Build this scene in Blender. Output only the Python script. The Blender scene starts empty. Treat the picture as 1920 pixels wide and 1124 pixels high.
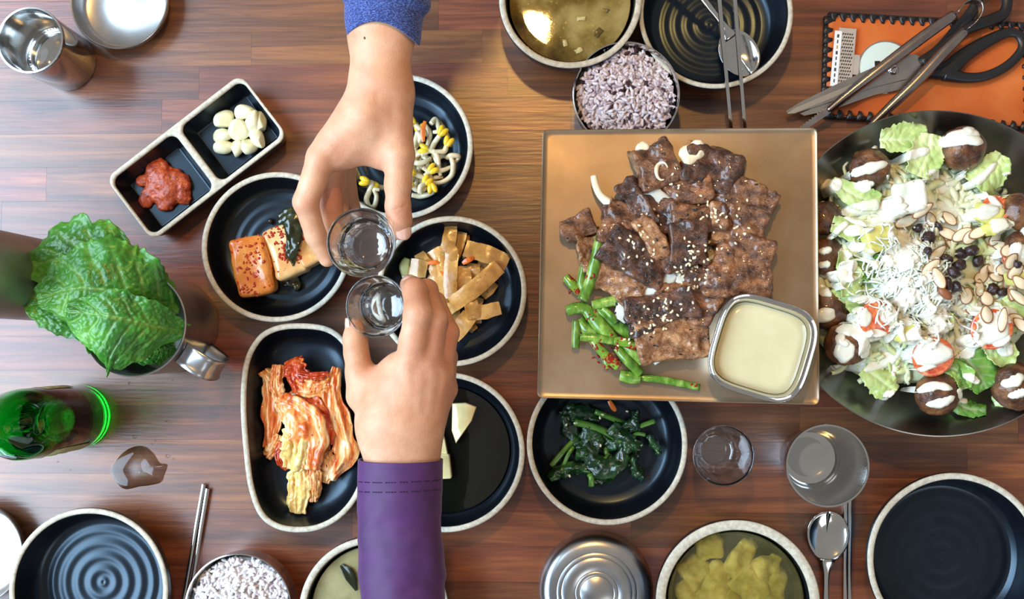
import bpy, math, random
import numpy as np
from mathutils import Vector, Matrix
from mathutils.bvhtree import BVHTree

SC = bpy.context.scene
COL = SC.collection
random.seed(7)
RNG = np.random.default_rng(11)

# ------------------------------------------------------------------ camera
F_PX = 1960.0            # focal length in pixels of the 1920 x 1124 frame
CAM_H = 1.05             # height of the lens over the table top
NADIR = (1040.0, 655.0)  # pixel straight below the lens
dn = Vector(((NADIR[0]-960)/F_PX, -(NADIR[1]-562)/F_PX, -1.0)).normalized()
ROT = dn.rotation_difference(Vector((0, 0, -1)))
cam_d = bpy.data.cameras.new('camera'); cam = bpy.data.objects.new('camera', cam_d); COL.objects.link(cam)
cam_d.sensor_fit = 'HORIZONTAL'; cam_d.sensor_width = 36.0; cam_d.lens = 36.0*F_PX/1920.0
cam_d.clip_start = 0.02; cam_d.clip_end = 50
cam.location = (0, 0, CAM_H); cam.rotation_mode = 'QUATERNION'; cam.rotation_quaternion = ROT
SC.camera = cam

# ------------------------------------------------------------------ world, lights, exposure
world = bpy.data.worlds.new('room_ambient'); SC.world = world; world.use_nodes = True
bg = world.node_tree.nodes['Background']; bg.inputs[0].default_value = (1.0, 0.95, 0.90, 1); bg.inputs[1].default_value = 0.32

def area(name, loc, target, sx, sy, power, col):
    d = bpy.data.lights.new(name, 'AREA'); d.shape = 'RECTANGLE'; d.size = sx; d.size_y = sy
    d.energy = power; d.color = col
    o = bpy.data.objects.new(name, d); COL.objects.link(o); o.location = loc
    o.rotation_euler = (Vector(target)-Vector(loc)).to_track_quat('-Z', 'Y').to_euler()
    return o
area('daylight_window', (-2.1, -0.05, 1.80), (0.0, 0.0, 0.0), 2.7, 1.7, 190, (0.58, 0.79, 1.0))
area('fill_light', (1.3, -2.2, 1.9), (0.1, 0, 0), 1.6, 1.2, 14, (0.95, 0.97, 1.0))  # weak fill lamp added to soften the shade, not a known window
lamp_d = bpy.data.lights.new('pendant_bulb', 'POINT'); lamp_d.energy = 30; lamp_d.color = (1.0, 0.56, 0.15); lamp_d.shadow_soft_size = 0.035
lamp = bpy.data.objects.new('pendant_bulb', lamp_d); COL.objects.link(lamp); lamp.location = (-0.045, 0.72, 1.35)

vs = SC.view_settings
vs.view_transform = 'Standard'; vs.look = 'None'; vs.gamma = 1.0; vs.use_curve_mapping = False
vs.exposure = 0.0

# ------------------------------------------------------------------ pixel -> place helper (a point at a real height)
def P(px, py, z=0.0):
    d = ROT @ Vector(((px-960)/F_PX, -(py-562)/F_PX, -1.0))
    t = (z-CAM_H)/d.z
    return np.array([d.x*t, d.y*t, z])
def S(z): return F_PX/(CAM_H-z)          # pixels per metre at height z
def PP(pts): return np.array([P(*p) for p in pts])

# ------------------------------------------------------------------ materials
def new_mat(name):
    m = bpy.data.materials.new(name); m.use_nodes = True
    nt = m.node_tree; b = nt.nodes['Principled BSDF']
    return m, nt, b
def lin(c):  # sRGB 0-255 triple -> linear
    return tuple(((x/255)/12.92 if x/255 <= 0.04045 else ((x/255+0.055)/1.055)**2.4) for x in c)+(1.0,)
def L(nt, a, b): nt.links.new(a, b)
def setin(b, **k):
    names = dict(rough='Roughness', metal='Metallic', spec='Specular IOR Level', coat='Coat Weight', coat_rough='Coat Roughness',
                 trans='Transmission Weight', ior='IOR', sss='Subsurface Weight', sss_scale='Subsurface Scale', sheen='Sheen Weight', alpha='Alpha', aniso='Anisotropic')
    for q, v in k.items(): b.inputs[names[q]].default_value = v
def coords(nt, stretch=(1, 1, 1), kind='Object'):
    tc = nt.nodes.new('ShaderNodeTexCoord'); mp = nt.nodes.new('ShaderNodeMapping'); mp.inputs['Scale'].default_value = stretch
    L(nt, tc.outputs[kind], mp.inputs[0]); return mp.outputs[0]
def noise(nt, vec, scale, detail=3, rough=0.55, dist=0.0):
    n = nt.nodes.new('ShaderNodeTexNoise'); n.inputs['Scale'].default_value = scale; n.inputs['Detail'].default_value = detail
    n.inputs['Roughness'].default_value = rough; n.inputs['Distortion'].default_value = dist
    L(nt, vec, n.inputs['Vector']); return n.outputs['Fac']
def ramp(nt, fac, stops):
    r = nt.nodes.new('ShaderNodeValToRGB'); e = r.color_ramp.elements
    e[0].position, e[0].color = stops[0][0], stops[0][1]; e[1].position, e[1].color = stops[-1][0], stops[-1][1]
    for p, c in stops[1:-1]: k = e.new(p); k.color = c
    L(nt, fac, r.inputs[0]); return r.outputs[0]
def mixc(nt, fac, a, b, mode='MIX'):
    m = nt.nodes.new('ShaderNodeMix'); m.data_type = 'RGBA'; m.blend_type = mode
    for sock, v in ((m.inputs[0], fac), (m.inputs[6], a), (m.inputs[7], b)):
        if hasattr(v, 'is_linked') or hasattr(v, 'links'): L(nt, v, sock)
        else: sock.default_value = v
    return m.outputs[2]
def bump(nt, b, h, strength, dist=0.001):
    n = nt.nodes.new('ShaderNodeBump'); n.inputs['Strength'].default_value = strength; n.inputs['Distance'].default_value = dist
    L(nt, h, n.inputs['Height']); L(nt, n.outputs[0], b.inputs['Normal']); return n
def nmat(name, stops, scale=60, detail=4, stretch=(1, 1, 1), bumps=None, specks=None, kind='Object', vary=0.0, attr=None, **k):
    """noise coloured material; specks = list of (scale, threshold, colour); attr = (attribute, colour a, colour b)"""
    m, nt, b = new_mat(name); v = coords(nt, stretch, kind)
    if vary:
        oi = nt.nodes.new('ShaderNodeObjectInfo'); ad = nt.nodes.new('ShaderNodeVectorMath'); ad.operation = 'ADD'
        sc_ = nt.nodes.new('ShaderNodeMath'); sc_.operation = 'MULTIPLY'; sc_.inputs[1].default_value = 3.7
        L(nt, oi.outputs['Random'], sc_.inputs[0]); L(nt, v, ad.inputs[0]); L(nt, sc_.outputs[0], ad.inputs[1]); v = ad.outputs[0]
    f = noise(nt, v, scale, detail)
    c = ramp(nt, f, stops)
    if attr:
        a = nt.nodes.new('ShaderNodeAttribute'); a.attribute_name = attr[0]
        c = mixc(nt, a.outputs['Fac'], c, attr[1])
    for s in specks or []:
        f2 = noise(nt, v, s[0], 2)
        msk = ramp(nt, f2, [(s[1], (0, 0, 0, 1)), (min(1, s[1]+0.05), (1, 1, 1, 1))])
        c = mixc(nt, msk, c, s[2])
    if vary:
        hs = nt.nodes.new('ShaderNodeHueSaturation'); mr = nt.nodes.new('ShaderNodeMapRange')
        mr.inputs[3].default_value = 1-vary; mr.inputs[4].default_value = 1+vary
        L(nt, oi.outputs['Random'], mr.inputs[0]); L(nt, mr.outputs[0], hs.inputs['Value']); L(nt, c, hs.inputs['Color']); c = hs.outputs[0]
    L(nt, c, b.inputs['Base Color'])
    if bumps:
        h = noise(nt, v, bumps[0], 4, 0.6); bump(nt, b, h, bumps[1], bumps[2] if len(bumps) > 2 else 0.001)
    setin(b, **k)
    if 'sss' in k: b.inputs['Subsurface Radius'].default_value = (1.0, 0.4, 0.25)
    return m
def flat(name, col, **k):
    m, nt, b = new_mat(name); b.inputs['Base Color'].default_value = col; setin(b, **k); return m

def wood_mat():
    m, nt, b = new_mat('walnut_laminate')
    g = nt.nodes.new('ShaderNodeNewGeometry'); oi = nt.nodes.new('ShaderNodeObjectInfo')
    off = nt.nodes.new('ShaderNodeVectorMath'); off.operation = 'MULTIPLY_ADD'
    cmb = nt.nodes.new('ShaderNodeCombineXYZ'); L(nt, oi.outputs['Random'], cmb.inputs[0]); L(nt, oi.outputs['Random'], cmb.inputs[2])
    L(nt, cmb.outputs[0], off.inputs[0]); off.inputs[1].default_value = (9.1, 0, 5.3); L(nt, g.outputs['Position'], off.inputs[2])
    mp = nt.nodes.new('ShaderNodeMapping'); mp.inputs['Scale'].default_value = (2.2, 34, 20); L(nt, off.outputs[0], mp.inputs[0])
    f1 = noise(nt, mp.outputs[0], 2.6, 5, 0.6, 0.7)
    c1 = ramp(nt, f1, [(0.28, lin((78, 38, 22))), (0.5, lin((120, 64, 36))), (0.72, lin((158, 92, 50)))])
    mp2 = nt.nodes.new('ShaderNodeMapping'); mp2.inputs['Scale'].default_value = (14, 420, 30); L(nt, off.outputs[0], mp2.inputs[0])
    f2 = noise(nt, mp2.outputs[0], 1.0, 3, 0.6)
    c2 = mixc(nt, ramp(nt, f2, [(0.36, (0.55, 0.55, 0.55, 1)), (0.58, (1, 1, 1, 1))]), (0.62, 0.52, 0.46, 1), (1, 1, 1, 1))
    c = mixc(nt, 1.0, c1, c2, 'MULTIPLY')
    hs = nt.nodes.new('ShaderNodeHueSaturation'); mr = nt.nodes.new('ShaderNodeMapRange'); mr.inputs[3].default_value = 0.72; mr.inputs[4].default_value = 1.2
    L(nt, oi.outputs['Random'], mr.inputs[0]); L(nt, mr.outputs[0], hs.inputs['Value']); L(nt, c, hs.inputs['Color'])
    wn = nt.nodes.new('ShaderNodeTexWhiteNoise'); wn.noise_dimensions = '1D'; L(nt, oi.outputs['Random'], wn.inputs['W'])
    mr2 = nt.nodes.new('ShaderNodeMapRange'); mr2.inputs[3].default_value = 0.488; mr2.inputs[4].default_value = 0.512
    L(nt, wn.outputs['Value'], mr2.inputs[0]); L(nt, mr2.outputs[0], hs.inputs['Hue'])
    L(nt, hs.outputs[0], b.inputs['Base Color'])
    mp3 = nt.nodes.new('ShaderNodeMapping'); mp3.inputs['Scale'].default_value = (28, 330, 1); L(nt, g.outputs['Position'], mp3.inputs[0])
    f3 = noise(nt, mp3.outputs[0], 1.0, 2, 0.5, 0.3)
    bump(nt, b, f3, 0.7, 0.00030)
    setin(b, rough=0.35, spec=1.0)
    return m
def stone_rim_mat():
    return nmat('speckled_cream_rim', [(0.3, lin((178, 170, 150))), (0.7, lin((214, 208, 190)))], 260, 3, bumps=(600, 0.25, 0.0005),
                specks=[(900, 0.70, lin((120, 108, 88)))], rough=0.6)
MT = {}
MT['wood'] = wood_mat()
MT['wood_dark'] = flat('dark_table_edge', lin((60, 34, 24)), rough=0.45)
MT['iron'] = flat('black_iron', (0.02, 0.02, 0.02, 1), rough=0.5, metal=0.6)
MT['stone'] = nmat('navy_black_stoneware', [(0.3, (0.003, 0.004, 0.007, 1)), (0.7, (0.005, 0.007, 0.012, 1))], 90, bumps=(160, 0.05, 0.0006), rough=0.30, spec=0.6)
MT['stone'].node_tree.nodes['Principled BSDF'].inputs['Specular Tint'].default_value = (0.62, 0.82, 1.0, 1)
MT['rim'] = stone_rim_mat()
MT['steel'] = nmat('polished_steel', [(0.3, (0.62, 0.62, 0.61, 1)), (0.7, (0.70, 0.70, 0.69, 1))], 40, metal=1.0, rough=0.11)
MT['steel_satin'] = nmat('satin_steel', [(0.3, (0.46, 0.47, 0.48, 1)), (0.7, (0.60, 0.60, 0.60, 1))], 30, metal=1.0, rough=0.30)
MT['steel_dark'] = nmat('dull_grey_steel', [(0.3, (0.23, 0.22, 0.21, 1)), (0.7, (0.33, 0.32, 0.30, 1))], 30, metal=1.0, rough=0.27)
MT['brass'] = nmat('worn_bronze_steel', [(0.25, lin((142, 122, 100))), (0.5, lin((172, 150, 124))), (0.75, lin((196, 178, 156)))], 9, 6, bumps=(420, 0.10, 0.0004),
                   specks=[(700, 0.735, lin((225, 214, 196)))], metal=1.0, rough=0.40)
MT['glass'] = flat('clear_glass', (1, 1, 1, 1), rough=0.0, trans=1.0, ior=1.16, coat=1.0, coat_rough=0.0)
MT['glass'].node_tree.nodes['Principled BSDF'].inputs['Coat IOR'].default_value = 1.9
MT['puddle'] = flat('puddle_water', (1, 1, 1, 1), rough=0.0, trans=1.0, ior=1.33)
MT['steel_jug'] = nmat('matt_grey_steel', [(0.3, (0.34, 0.33, 0.33, 1)), (0.7, (0.42, 0.41, 0.41, 1))], 30, metal=1.0, rough=0.5)
MT['water'] = flat('clear_liquid', (1, 1, 1, 1), rough=0.0, trans=1.0, ior=1.24)

# ------------------------------------------------------------------ objects
ORG = {}
def tag(o, label=None, cat=None, group=None, kind=None):
    if label: o['label'] = label
    if cat: o['category'] = cat
    if group: o['group'] = group
    if kind: o['kind'] = kind
    return o
def thing(name, label, cat, loc, group=None):
    o = bpy.data.objects.new(name, None); COL.objects.link(o); o.empty_display_size = 0.02
    o.location = Vector(loc); ORG[o.name] = np.array(loc, float)
    return tag(o, label, cat, group)
def obj(name, V, Fs, mat, parent=None, loc=None, smooth=True, sharp=None, attrs=None):
    """one mesh object from WORLD coordinates"""
    V = np.asarray(V, float)
    if parent is not None: o0 = ORG[parent.name]
    elif loc is not None: o0 = np.asarray(loc, float)
    else:
        o0 = V.mean(0); o0[2] = V[:, 2].min()
    me = bpy.data.meshes.new(name)
    fl = Fs.tolist() if isinstance(Fs, np.ndarray) else Fs
    me.from_pydata((V-o0).tolist(), [], fl)
    if smooth: me.polygons.foreach_set('use_smooth', [True]*len(me.polygons))
    if attrs:
        for an, av in attrs.items():
            a = me.attributes.new(an, 'FLOAT', 'POINT'); a.data.foreach_set('value', np.asarray(av, np.float32).ravel())
    if sharp: me.set_sharp_from_angle(angle=math.radians(sharp))
    me.update()
    if mat is not None: me.materials.append(MT[mat] if isinstance(mat, str) else mat)
    o = bpy.data.objects.new(name, me); COL.objects.link(o)
    ORG[o.name] = o0
    if parent is not None: o.parent = parent
    else: o.location = Vector(o0)
    return o

# ------------------------------------------------------------------ shape makers (all return V, F in world space)
def h3(i, j, k, s):
    x = (i*73856093) ^ (j*19349663) ^ (k*83492791) ^ (s*2654435761 & 0x7fffffff)
    x = (x ^ (x >> 13)) * 1274126177 & 0x7fffffff
    x = (x ^ (x >> 16)) & 0xffff
    return x/32767.5-1.0
def vnoise(p, seed=0):
    p = np.asarray(p, float); i = np.floor(p).astype(np.int64); f = p-i; f = f*f*(3-2*f)
    x, y, z = i[..., 0]+1000, i[..., 1]+1000, i[..., 2]+1000; u, v, w = f[..., 0], f[..., 1], f[..., 2]
    def lerp(a, b, t): return a+(b-a)*t
    return lerp(lerp(lerp(h3(x, y, z, seed), h3(x+1, y, z, seed), u), lerp(h3(x, y+1, z, seed), h3(x+1, y+1, z, seed), u), v),
                lerp(lerp(h3(x, y, z+1, seed), h3(x+1, y, z+1, seed), u), lerp(h3(x, y+1, z+1, seed), h3(x+1, y+1, z+1, seed), u), v), w)
def fbm(p, seed=0, oct=3):
    return sum(vnoise(np.asarray(p)*2**k+k*17.3, seed+k)/2**k for k in range(oct))
def spline(pts, n, closed=False):
    pts = np.asarray(pts, float); m = len(pts)
    if m == 2 and not closed: return pts[0]+(pts[1]-pts[0])*np.linspace(0, 1, n)[:, None]
    if closed: q = np.vstack([pts[-1:], pts, pts[:2]]); segs = m
    else: q = np.vstack([2*pts[:1]-pts[1:2], pts, 2*pts[-1:]-pts[-2:-1]]); segs = m-1
    t = np.linspace(0, segs, n, endpoint=not closed); i = np.minimum(t.astype(int), segs-1); u = (t-i)[:, None]
    p0, p1, p2, p3 = q[i], q[i+1], q[i+2], q[i+3]
    return 0.5*((2*p1)+(-p0+p2)*u+(2*p0-5*p1+4*p2-p3)*u**2+(-p0+3*p1-3*p2+p3)*u**3)
def interp(vals, n):
    vals = np.asarray(vals, float)
    return spline(vals[:, None], n)[:, 0] if vals.ndim == 1 else spline(vals, n)
def unit(v): return v/np.maximum(np.linalg.norm(v, axis=-1, keepdims=True), 1e-12)
def join(parts):
    V, Fs, k = [], [], 0
    for v, f in parts:
        V.append(np.asarray(v, float)); Fs += [tuple(int(a)+k for a in q) for q in f]; k += len(v)
    return np.vstack(V), Fs
def lathe(prof, c, seg=96, wob=0.0, seed=0, flute=None):
    V, Fs = [], []; rings = []
    th = np.linspace(0, 2*math.pi, seg, endpoint=False)
    w = 1+wob*vnoise(np.stack([np.cos(th)*1.7+5, np.sin(th)*1.7+5, np.full(seg, 2.0)], 1), seed) if wob else np.ones(seg)
    for k, (r, z) in enumerate(prof):
        if r <= 1e-7: rings.append([len(V)]); V.append((c[0], c[1], c[2]+z)); continue
        rr = r*w
        if flute: rr = rr*(1+flute[k]*np.cos(th*12))
        rings.append(list(range(len(V), len(V)+seg)))
        V += [(c[0]+a*math.cos(t), c[1]+a*math.sin(t), c[2]+z) for a, t in zip(rr, th)]
    for a, b in zip(rings[:-1], rings[1:]):
        for i in range(seg):
            j = (i+1) % seg
            if len(a) == 1 and len(b) == 1: continue
            if len(a) == 1: Fs.append((a[0], b[j], b[i]))
            elif len(b) == 1: Fs.append((a[i], a[j], b[0]))
            else: Fs.append((a[i], a[j], b[j], b[i]))
    return np.array(V), Fs
def tube(path, radii, seg=10, flat=1.0, up=(0, 0, 1), cap=True, shape=None):
    """flat = thickness along the up side relative to the width"""
    path = np.asarray(path, float); n = len(path); radii = np.broadcast_to(np.asarray(radii, float), (n,))
    T = unit(np.gradient(path, axis=0)); up = np.asarray(up, float)
    N = up-(T@up)[:, None]*T
    bad = np.linalg.norm(N, axis=1) < 0.15
    if bad.any():
        alt = np.array([1.0, 0.2, 0]); N[bad] = (alt-(T@alt)[:, None]*T)[bad]
    N = unit(N); B = np.cross(T, N)
    th = np.linspace(0, 2*math.pi, seg, endpoint=False)
    ca, sa = np.cos(th), np.sin(th)
    if shape: ca = np.sign(ca)*np.abs(ca)**shape; sa = np.sign(sa)*np.abs(sa)**shape
    V = (path[:, None, :]+radii[:, None, None]*(ca[None, :, None]*B[:, None, :]+flat*sa[None, :, None]*N[:, None, :])).reshape(-1, 3)
    Fs = [(i*seg+j, i*seg+(j+1) % seg, (i+1)*seg+(j+1) % seg, (i+1)*seg+j) for i in range(n-1) for j in range(seg)]
    if cap: Fs += [tuple(range(seg-1, -1, -1)), tuple((n-1)*seg+j for j in range(seg))]
    return V, Fs
def solid_grid(G, thick, nrm=None):
    """thicken an (nu, nv, 3) grid"""
    nu, nv = G.shape[:2]
    if nrm is None:
        nrm = unit(np.cross(np.gradient(G, axis=0), np.gradient(G, axis=1)))
        if nrm[..., 2].mean() < 0: nrm = -nrm
    A = (G+nrm*thick/2).reshape(-1, 3); B = (G-nrm*thick/2).reshape(-1, 3); k = nu*nv
    Fs = []
    idx = lambda i, j: i*nv+j
    for i in range(nu-1):
        for j in range(nv-1):
            q = (idx(i, j), idx(i+1, j), idx(i+1, j+1), idx(i, j+1)); Fs += [q, tuple(k+a for a in reversed(q))]
    edge = [idx(i, 0) for i in range(nu)]+[idx(nu-1, j) for j in range(1, nv)]+[idx(i, nv-1) for i in range(nu-2, -1, -1)]+[idx(0, j) for j in range(nv-2, 0, -1)]
    for a, b in zip(edge, edge[1:]+edge[:1]): Fs.append((b, a, k+a, k+b))
    return np.vstack([A, B]), Fs
def ribbon(pts, widths, thick=0.001, nu=24, nv=7, arch=0.0, crumple=0.0, freq=60, seed=0, roll=0.0, edge=0.0, taper_end=False, up=(0, 0, 1)):
    c = spline(pts, nu); T = unit(np.gradient(c, axis=0)); upv = np.asarray(up, float)
    Sd = unit(np.cross(upv, T)); N = np.cross(T, Sd)
    if np.ndim(roll) == 0: roll = [roll, roll]
    rl = interp(roll, nu)[:, None]
    S2 = Sd*np.cos(rl)+N*np.sin(rl); N2 = -Sd*np.sin(rl)+N*np.cos(rl)
    w = interp(widths, nu)/2 if len(widths) > 1 else np.full(nu, widths[0]/2)
    v = np.linspace(-1, 1, nv)
    G = c[:, None, :]+S2[:, None, :]*(w[:, None]*v[None, :])[..., None]
    if edge:
        e = vnoise(G*freq*2.5+31, seed+5); G = G+S2[:, None, :]*(e*edge*np.abs(v)[None, :]**3*np.sign(v)[None, :])[..., None]
    hgt = arch*(1-v**2)[None, :]
    if crumple: hgt = hgt+crumple*fbm(G*freq, seed, 3)
    G = G+N2[:, None, :]*hgt[..., None]
    return solid_grid(G, thick)
def leaf(mid, wl, wr, nu=70, nv=51, ruffle=0.004, rfreq=90, cup=0.0, vein=0.0012, nvein=9, seed=0, thick=0.0006, teeth=0.06, droop=(0, 0), puff=0.0):
    """a leaf on a midrib; wl / wr are half widths left and right of it; returns V, F, vein factor"""
    c = spline(mid, nu); T = unit(np.gradient(c, axis=0)); up = np.array([0, 0, 1.0])
    Sd = unit(np.cross(up, T)); N = np.cross(T, Sd)
    u = np.linspace(0, 1, nu)[:, None]; v = np.linspace(-1, 1, nv)[None, :]
    a = interp(wl, nu)[:, None]; b = interp(wr, nu)[:, None]
    W = np.where(v < 0, b, a)
    q = np.stack([u*14+0*v, np.sign(v)*3.1+0*u, 0*u*v+seed], -1)
    W = W*(1+teeth*vnoise(q*1.3, seed)+0.6*teeth*vnoise(q*3.3, seed+1))
    av = np.abs(v)
    G = c[:, None, :]+Sd[:, None, :]*(v*W)[..., None]
    phase = (u*nvein-av*1.5)
    vn = np.exp(-((phase-np.round(phase))/0.10)**2)*np.clip(av*6, 0, 1)*np.clip(1.15-av, 0, 1)
    mr = np.exp(-(v*W/0.0016)**2)*np.clip(1.3-u, 0, 1)
    hgt = -vein*vn-1.5*vein*mr+ruffle*av**2.2*fbm(np.stack([G[..., 0]*rfreq, G[..., 1]*rfreq, 0*G[..., 0]+seed], -1), seed, 2)
    hgt = hgt+puff*fbm(G*420, seed+9, 2)*(1-0.6*vn)
    hgt = hgt+cup*av**2*W+np.where(v < 0, droop[1], droop[0])*av**1.6*W
    G = G+N[:, None, :]*hgt[..., None]
    V, Fs = solid_grid(G, thick)
    f = np.clip(np.maximum(vn*0.6, mr), 0, 1).reshape(-1)
    return V, Fs, np.concatenate([f, f])
def surfnets(Fd, lo, h):
    """naive surface nets over a sampled distance field"""
    nx, ny, nz = Fd.shape; neg = Fd < 0
    cnt = sum(neg[a:nx-1+a, b:ny-1+b, c:nz-1+c].astype(np.int8) for a in (0, 1) for b in (0, 1) for c in (0, 1))
    act = (cnt > 0) & (cnt < 8); idx = np.argwhere(act)
    cid = np.full(act.shape, -1, np.int64); cid[act] = np.arange(len(idx))
    cs = np.array([(a, b, c) for a in (0, 1) for b in (0, 1) for c in (0, 1)])
    vals = np.stack([Fd[idx[:, 0]+a, idx[:, 1]+b, idx[:, 2]+c] for a, b, c in cs], 1)
    pos = np.zeros((len(idx), 3)); n = np.zeros(len(idx))
    for a in range(8):
        for b in range(a+1, 8):
            if np.abs(cs[a]-cs[b]).sum() != 1: continue
            m = (vals[:, a] < 0) != (vals[:, b] < 0)
            t = np.where(m, vals[:, a]/np.where(m, vals[:, a]-vals[:, b], 1), 0)
            pos += m[:, None]*(cs[a]+(cs[b]-cs[a])*t[:, None]); n += m
    V = np.asarray(lo)+h*(idx+pos/n[:, None])
    quads = []
    for ax in range(3):
        o1, o2 = [(1, 2), (2, 0), (0, 1)][ax]
        sl0 = [slice(None)]*3; sl1 = [slice(None)]*3; sl0[ax] = slice(0, -1); sl1[ax] = slice(1, None)
        a, b = neg[tuple(sl0)], neg[tuple(sl1)]
        e = np.argwhere(a != b)
        ok = (e[:, o1] > 0) & (e[:, o2] > 0) & (e[:, o1] < Fd.shape[o1]-1) & (e[:, o2] < Fd.shape[o2]-1); e = e[ok]
        flip = ~a[tuple(e.T)]
        def cell(d1, d2):
            q = e.copy(); q[:, o1] -= d1; q[:, o2] -= d2; return cid[tuple(q.T)]
        Q = np.stack([cell(1, 1), cell(0, 1), cell(0, 0), cell(1, 0)], 1)
        Q[flip] = Q[flip][:, ::-1]; quads.append(Q)
    return V, np.vstack(quads)
def grid(lo, hi, h):
    ax = [np.arange(lo[k]-2.5*h, hi[k]+2.5*h+h, h) for k in range(3)]
    return np.stack(np.meshgrid(*ax, indexing='ij'), -1), np.array([a[0] for a in ax])
def smin(a, b, k):
    q = np.clip(0.5+0.5*(b-a)/k, 0, 1); return b+(a-b)*q-k*q*(1-q)
def cone(X, a, b, r1, r2, n=None, k=1.0):
    a, b = np.asarray(a, float), np.asarray(b, float); d = b-a; t = np.clip(((X-a)@d)/max(d@d, 1e-12), 0, 1)
    off = X-(a+t[..., None]*d); r = r1+(r2-r1)*t
    if n is None: return np.sqrt((off**2).sum(-1))-r
    on = off@np.asarray(n, float)
    return np.sqrt((off**2).sum(-1)+(k*k-1)*on*on)-r
def rotz(a): c, s = math.cos(a), math.sin(a); return np.array([[c, -s, 0], [s, c, 0], [0, 0, 1.0]])
def euler(x, y, z): return np.array(Matrix.Rotation(z, 3, 'Z') @ Matrix.Rotation(y, 3, 'Y') @ Matrix.Rotation(x, 3, 'X'))
def lump(c, size, rot=(0, 0, 0), rnd=0.35, h=0.0013, amp=0.002, freq=80, seed=0, oct=3, amp2=0.0, bend=0.0, warp=0.0):
    """rounded, noisy block: a meat chunk, a clove, a crumb ..."""
    s = np.asarray(size, float)/2; pad = amp*1.6+amp2+warp
    X, lo = grid(-s-pad-abs(bend), s+pad+abs(bend), h)
    Y = X.copy()
    if bend: Y[..., 2] = Y[..., 2]+bend*(Y[..., 0]/s[0])**2-bend*0.4
    if warp:
        Y = Y.copy(); Y[..., 0] += warp*vnoise(X*24+seed*1.3, seed+11); Y[..., 1] += warp*vnoise(X*24+seed*2.7, seed+12); Y[..., 2] += 0.35*warp*vnoise(X*38+seed, seed+13)
    rr = rnd*s.min()
    q = np.abs(Y)-(s-rr)
    d = np.linalg.norm(np.maximum(q, 0), axis=-1)+np.minimum(q.max(-1), 0)-rr
    d = d+amp*fbm(X*freq+seed*3.3, seed, oct)
    if amp2: d = d+amp2*vnoise(X*35+seed*7.7, seed+3)
    V, Fq = surfnets(d, lo, h)
    return V@euler(*rot).T+np.asarray(c), Fq
def ball(c, r, amp=0.0, freq=60, seed=0, n=14, rot=(0, 0, 0)):
    """low cost ellipsoid"""
    r = np.broadcast_to(np.asarray(r, float), (3,)); V, Fs = [], []
    m = n*2
    V.append((0, 0, 1))
    for i in range(1, n):
        a = math.pi*i/n
        V += [(math.sin(a)*math.cos(2*math.pi*j/m), math.sin(a)*math.sin(2*math.pi*j/m), math.cos(a)) for j in range(m)]
    V.append((0, 0, -1)); V = np.array(V)
    Fs += [(0, 1+j, 1+(j+1) % m) for j in range(m)]
    for i in range(n-2): Fs += [(1+i*m+j, 1+(i+1)*m+j, 1+(i+1)*m+(j+1) % m, 1+i*m+(j+1) % m) for j in range(m)]
    e = len(V)-1; b0 = 1+(n-2)*m; Fs += [(e, b0+(j+1) % m, b0+j) for j in range(m)]
    W = V*r
    if amp: W = W+V*(amp*fbm(W*freq+seed*2.1, seed, 3))[:, None]
    return W@euler(*rot).T+np.asarray(c), Fs
def box(lo, hi, R=None, c=(0, 0, 0)):
    V = np.array([(x, y, z) for z in (lo[2], hi[2]) for x, y in ((lo[0], lo[1]), (hi[0], lo[1]), (hi[0], hi[1]), (lo[0], hi[1]))], float)
    if R is not None: V = V@R.T
    return V+np.asarray(c), [(3, 2, 1, 0), (4, 5, 6, 7), (0, 1, 5, 4), (1, 2, 6, 5), (2, 3, 7, 6), (3, 0, 4, 7)]
def shell(outline, prof, c, n=120, close_bottom=True):
    """dish over a closed outline: prof = (inset in metres, z) from the outside bottom over the rim to the inside bottom"""
    o = spline(outline, n, closed=True)[:, :2]; ctr = np.asarray(c[:2], float)
    t = unit(np.roll(o, -1, 0)-np.roll(o, 1, 0)); nr = np.stack([t[:, 1], -t[:, 0]], 1)
    if ((o-ctr)*nr).sum() < 0: nr = -nr
    V, Fs = [], []
    for ins, z in prof:
        if ins >= 1: q = o-nr*0.0022; q = q+(ctr-q)*(ins-1)
        else:
            q = o-nr*min(ins, 0.009)
            if ins > 0.009: q = q+unit(ctr-q)*(ins-0.009)
        V.append(np.column_stack([q, np.full(n, z+c[2])]))
    V = np.vstack(V); m = len(prof)
    for i in range(m-1): Fs += [(i*n+j, i*n+(j+1) % n, (i+1)*n+(j+1) % n, (i+1)*n+j) for j in range(n)]
    V = np.vstack([V, [[ctr[0], ctr[1], prof[0][1]+c[2]], [ctr[0], ctr[1], prof[-1][1]+c[2]]]])
    e = m*n
    Fs += [(e, (j+1) % n, j) for j in range(n)]+[(e+1, (m-1)*n+j, (m-1)*n+(j+1) % n) for j in range(n)]
    return V, Fs
class Pile:
    """height look-up over meshes already placed"""
    def __init__(s): s.t = []
    def add(s, V, Fs):
        V = np.asarray(V); lo, hi = V.min(0), V.max(0); f = Fs.tolist() if isinstance(Fs, np.ndarray) else [tuple(q) for q in Fs]
        s.t.append((lo[0], hi[0], lo[1], hi[1], BVHTree.FromPolygons(V.tolist(), f))); return V, Fs
    def z(s, x, y, default=0.0):
        best = None
        for x0, x1, y0, y1, t in s.t:
            if x0 <= x <= x1 and y0 <= y <= y1:
                hit = t.ray_cast(Vector((x, y, 0.6)), Vector((0, 0, -1)))[0]
                if hit is not None and (best is None or hit.z > best): best = hit.z
        return default if best is None else best
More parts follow.
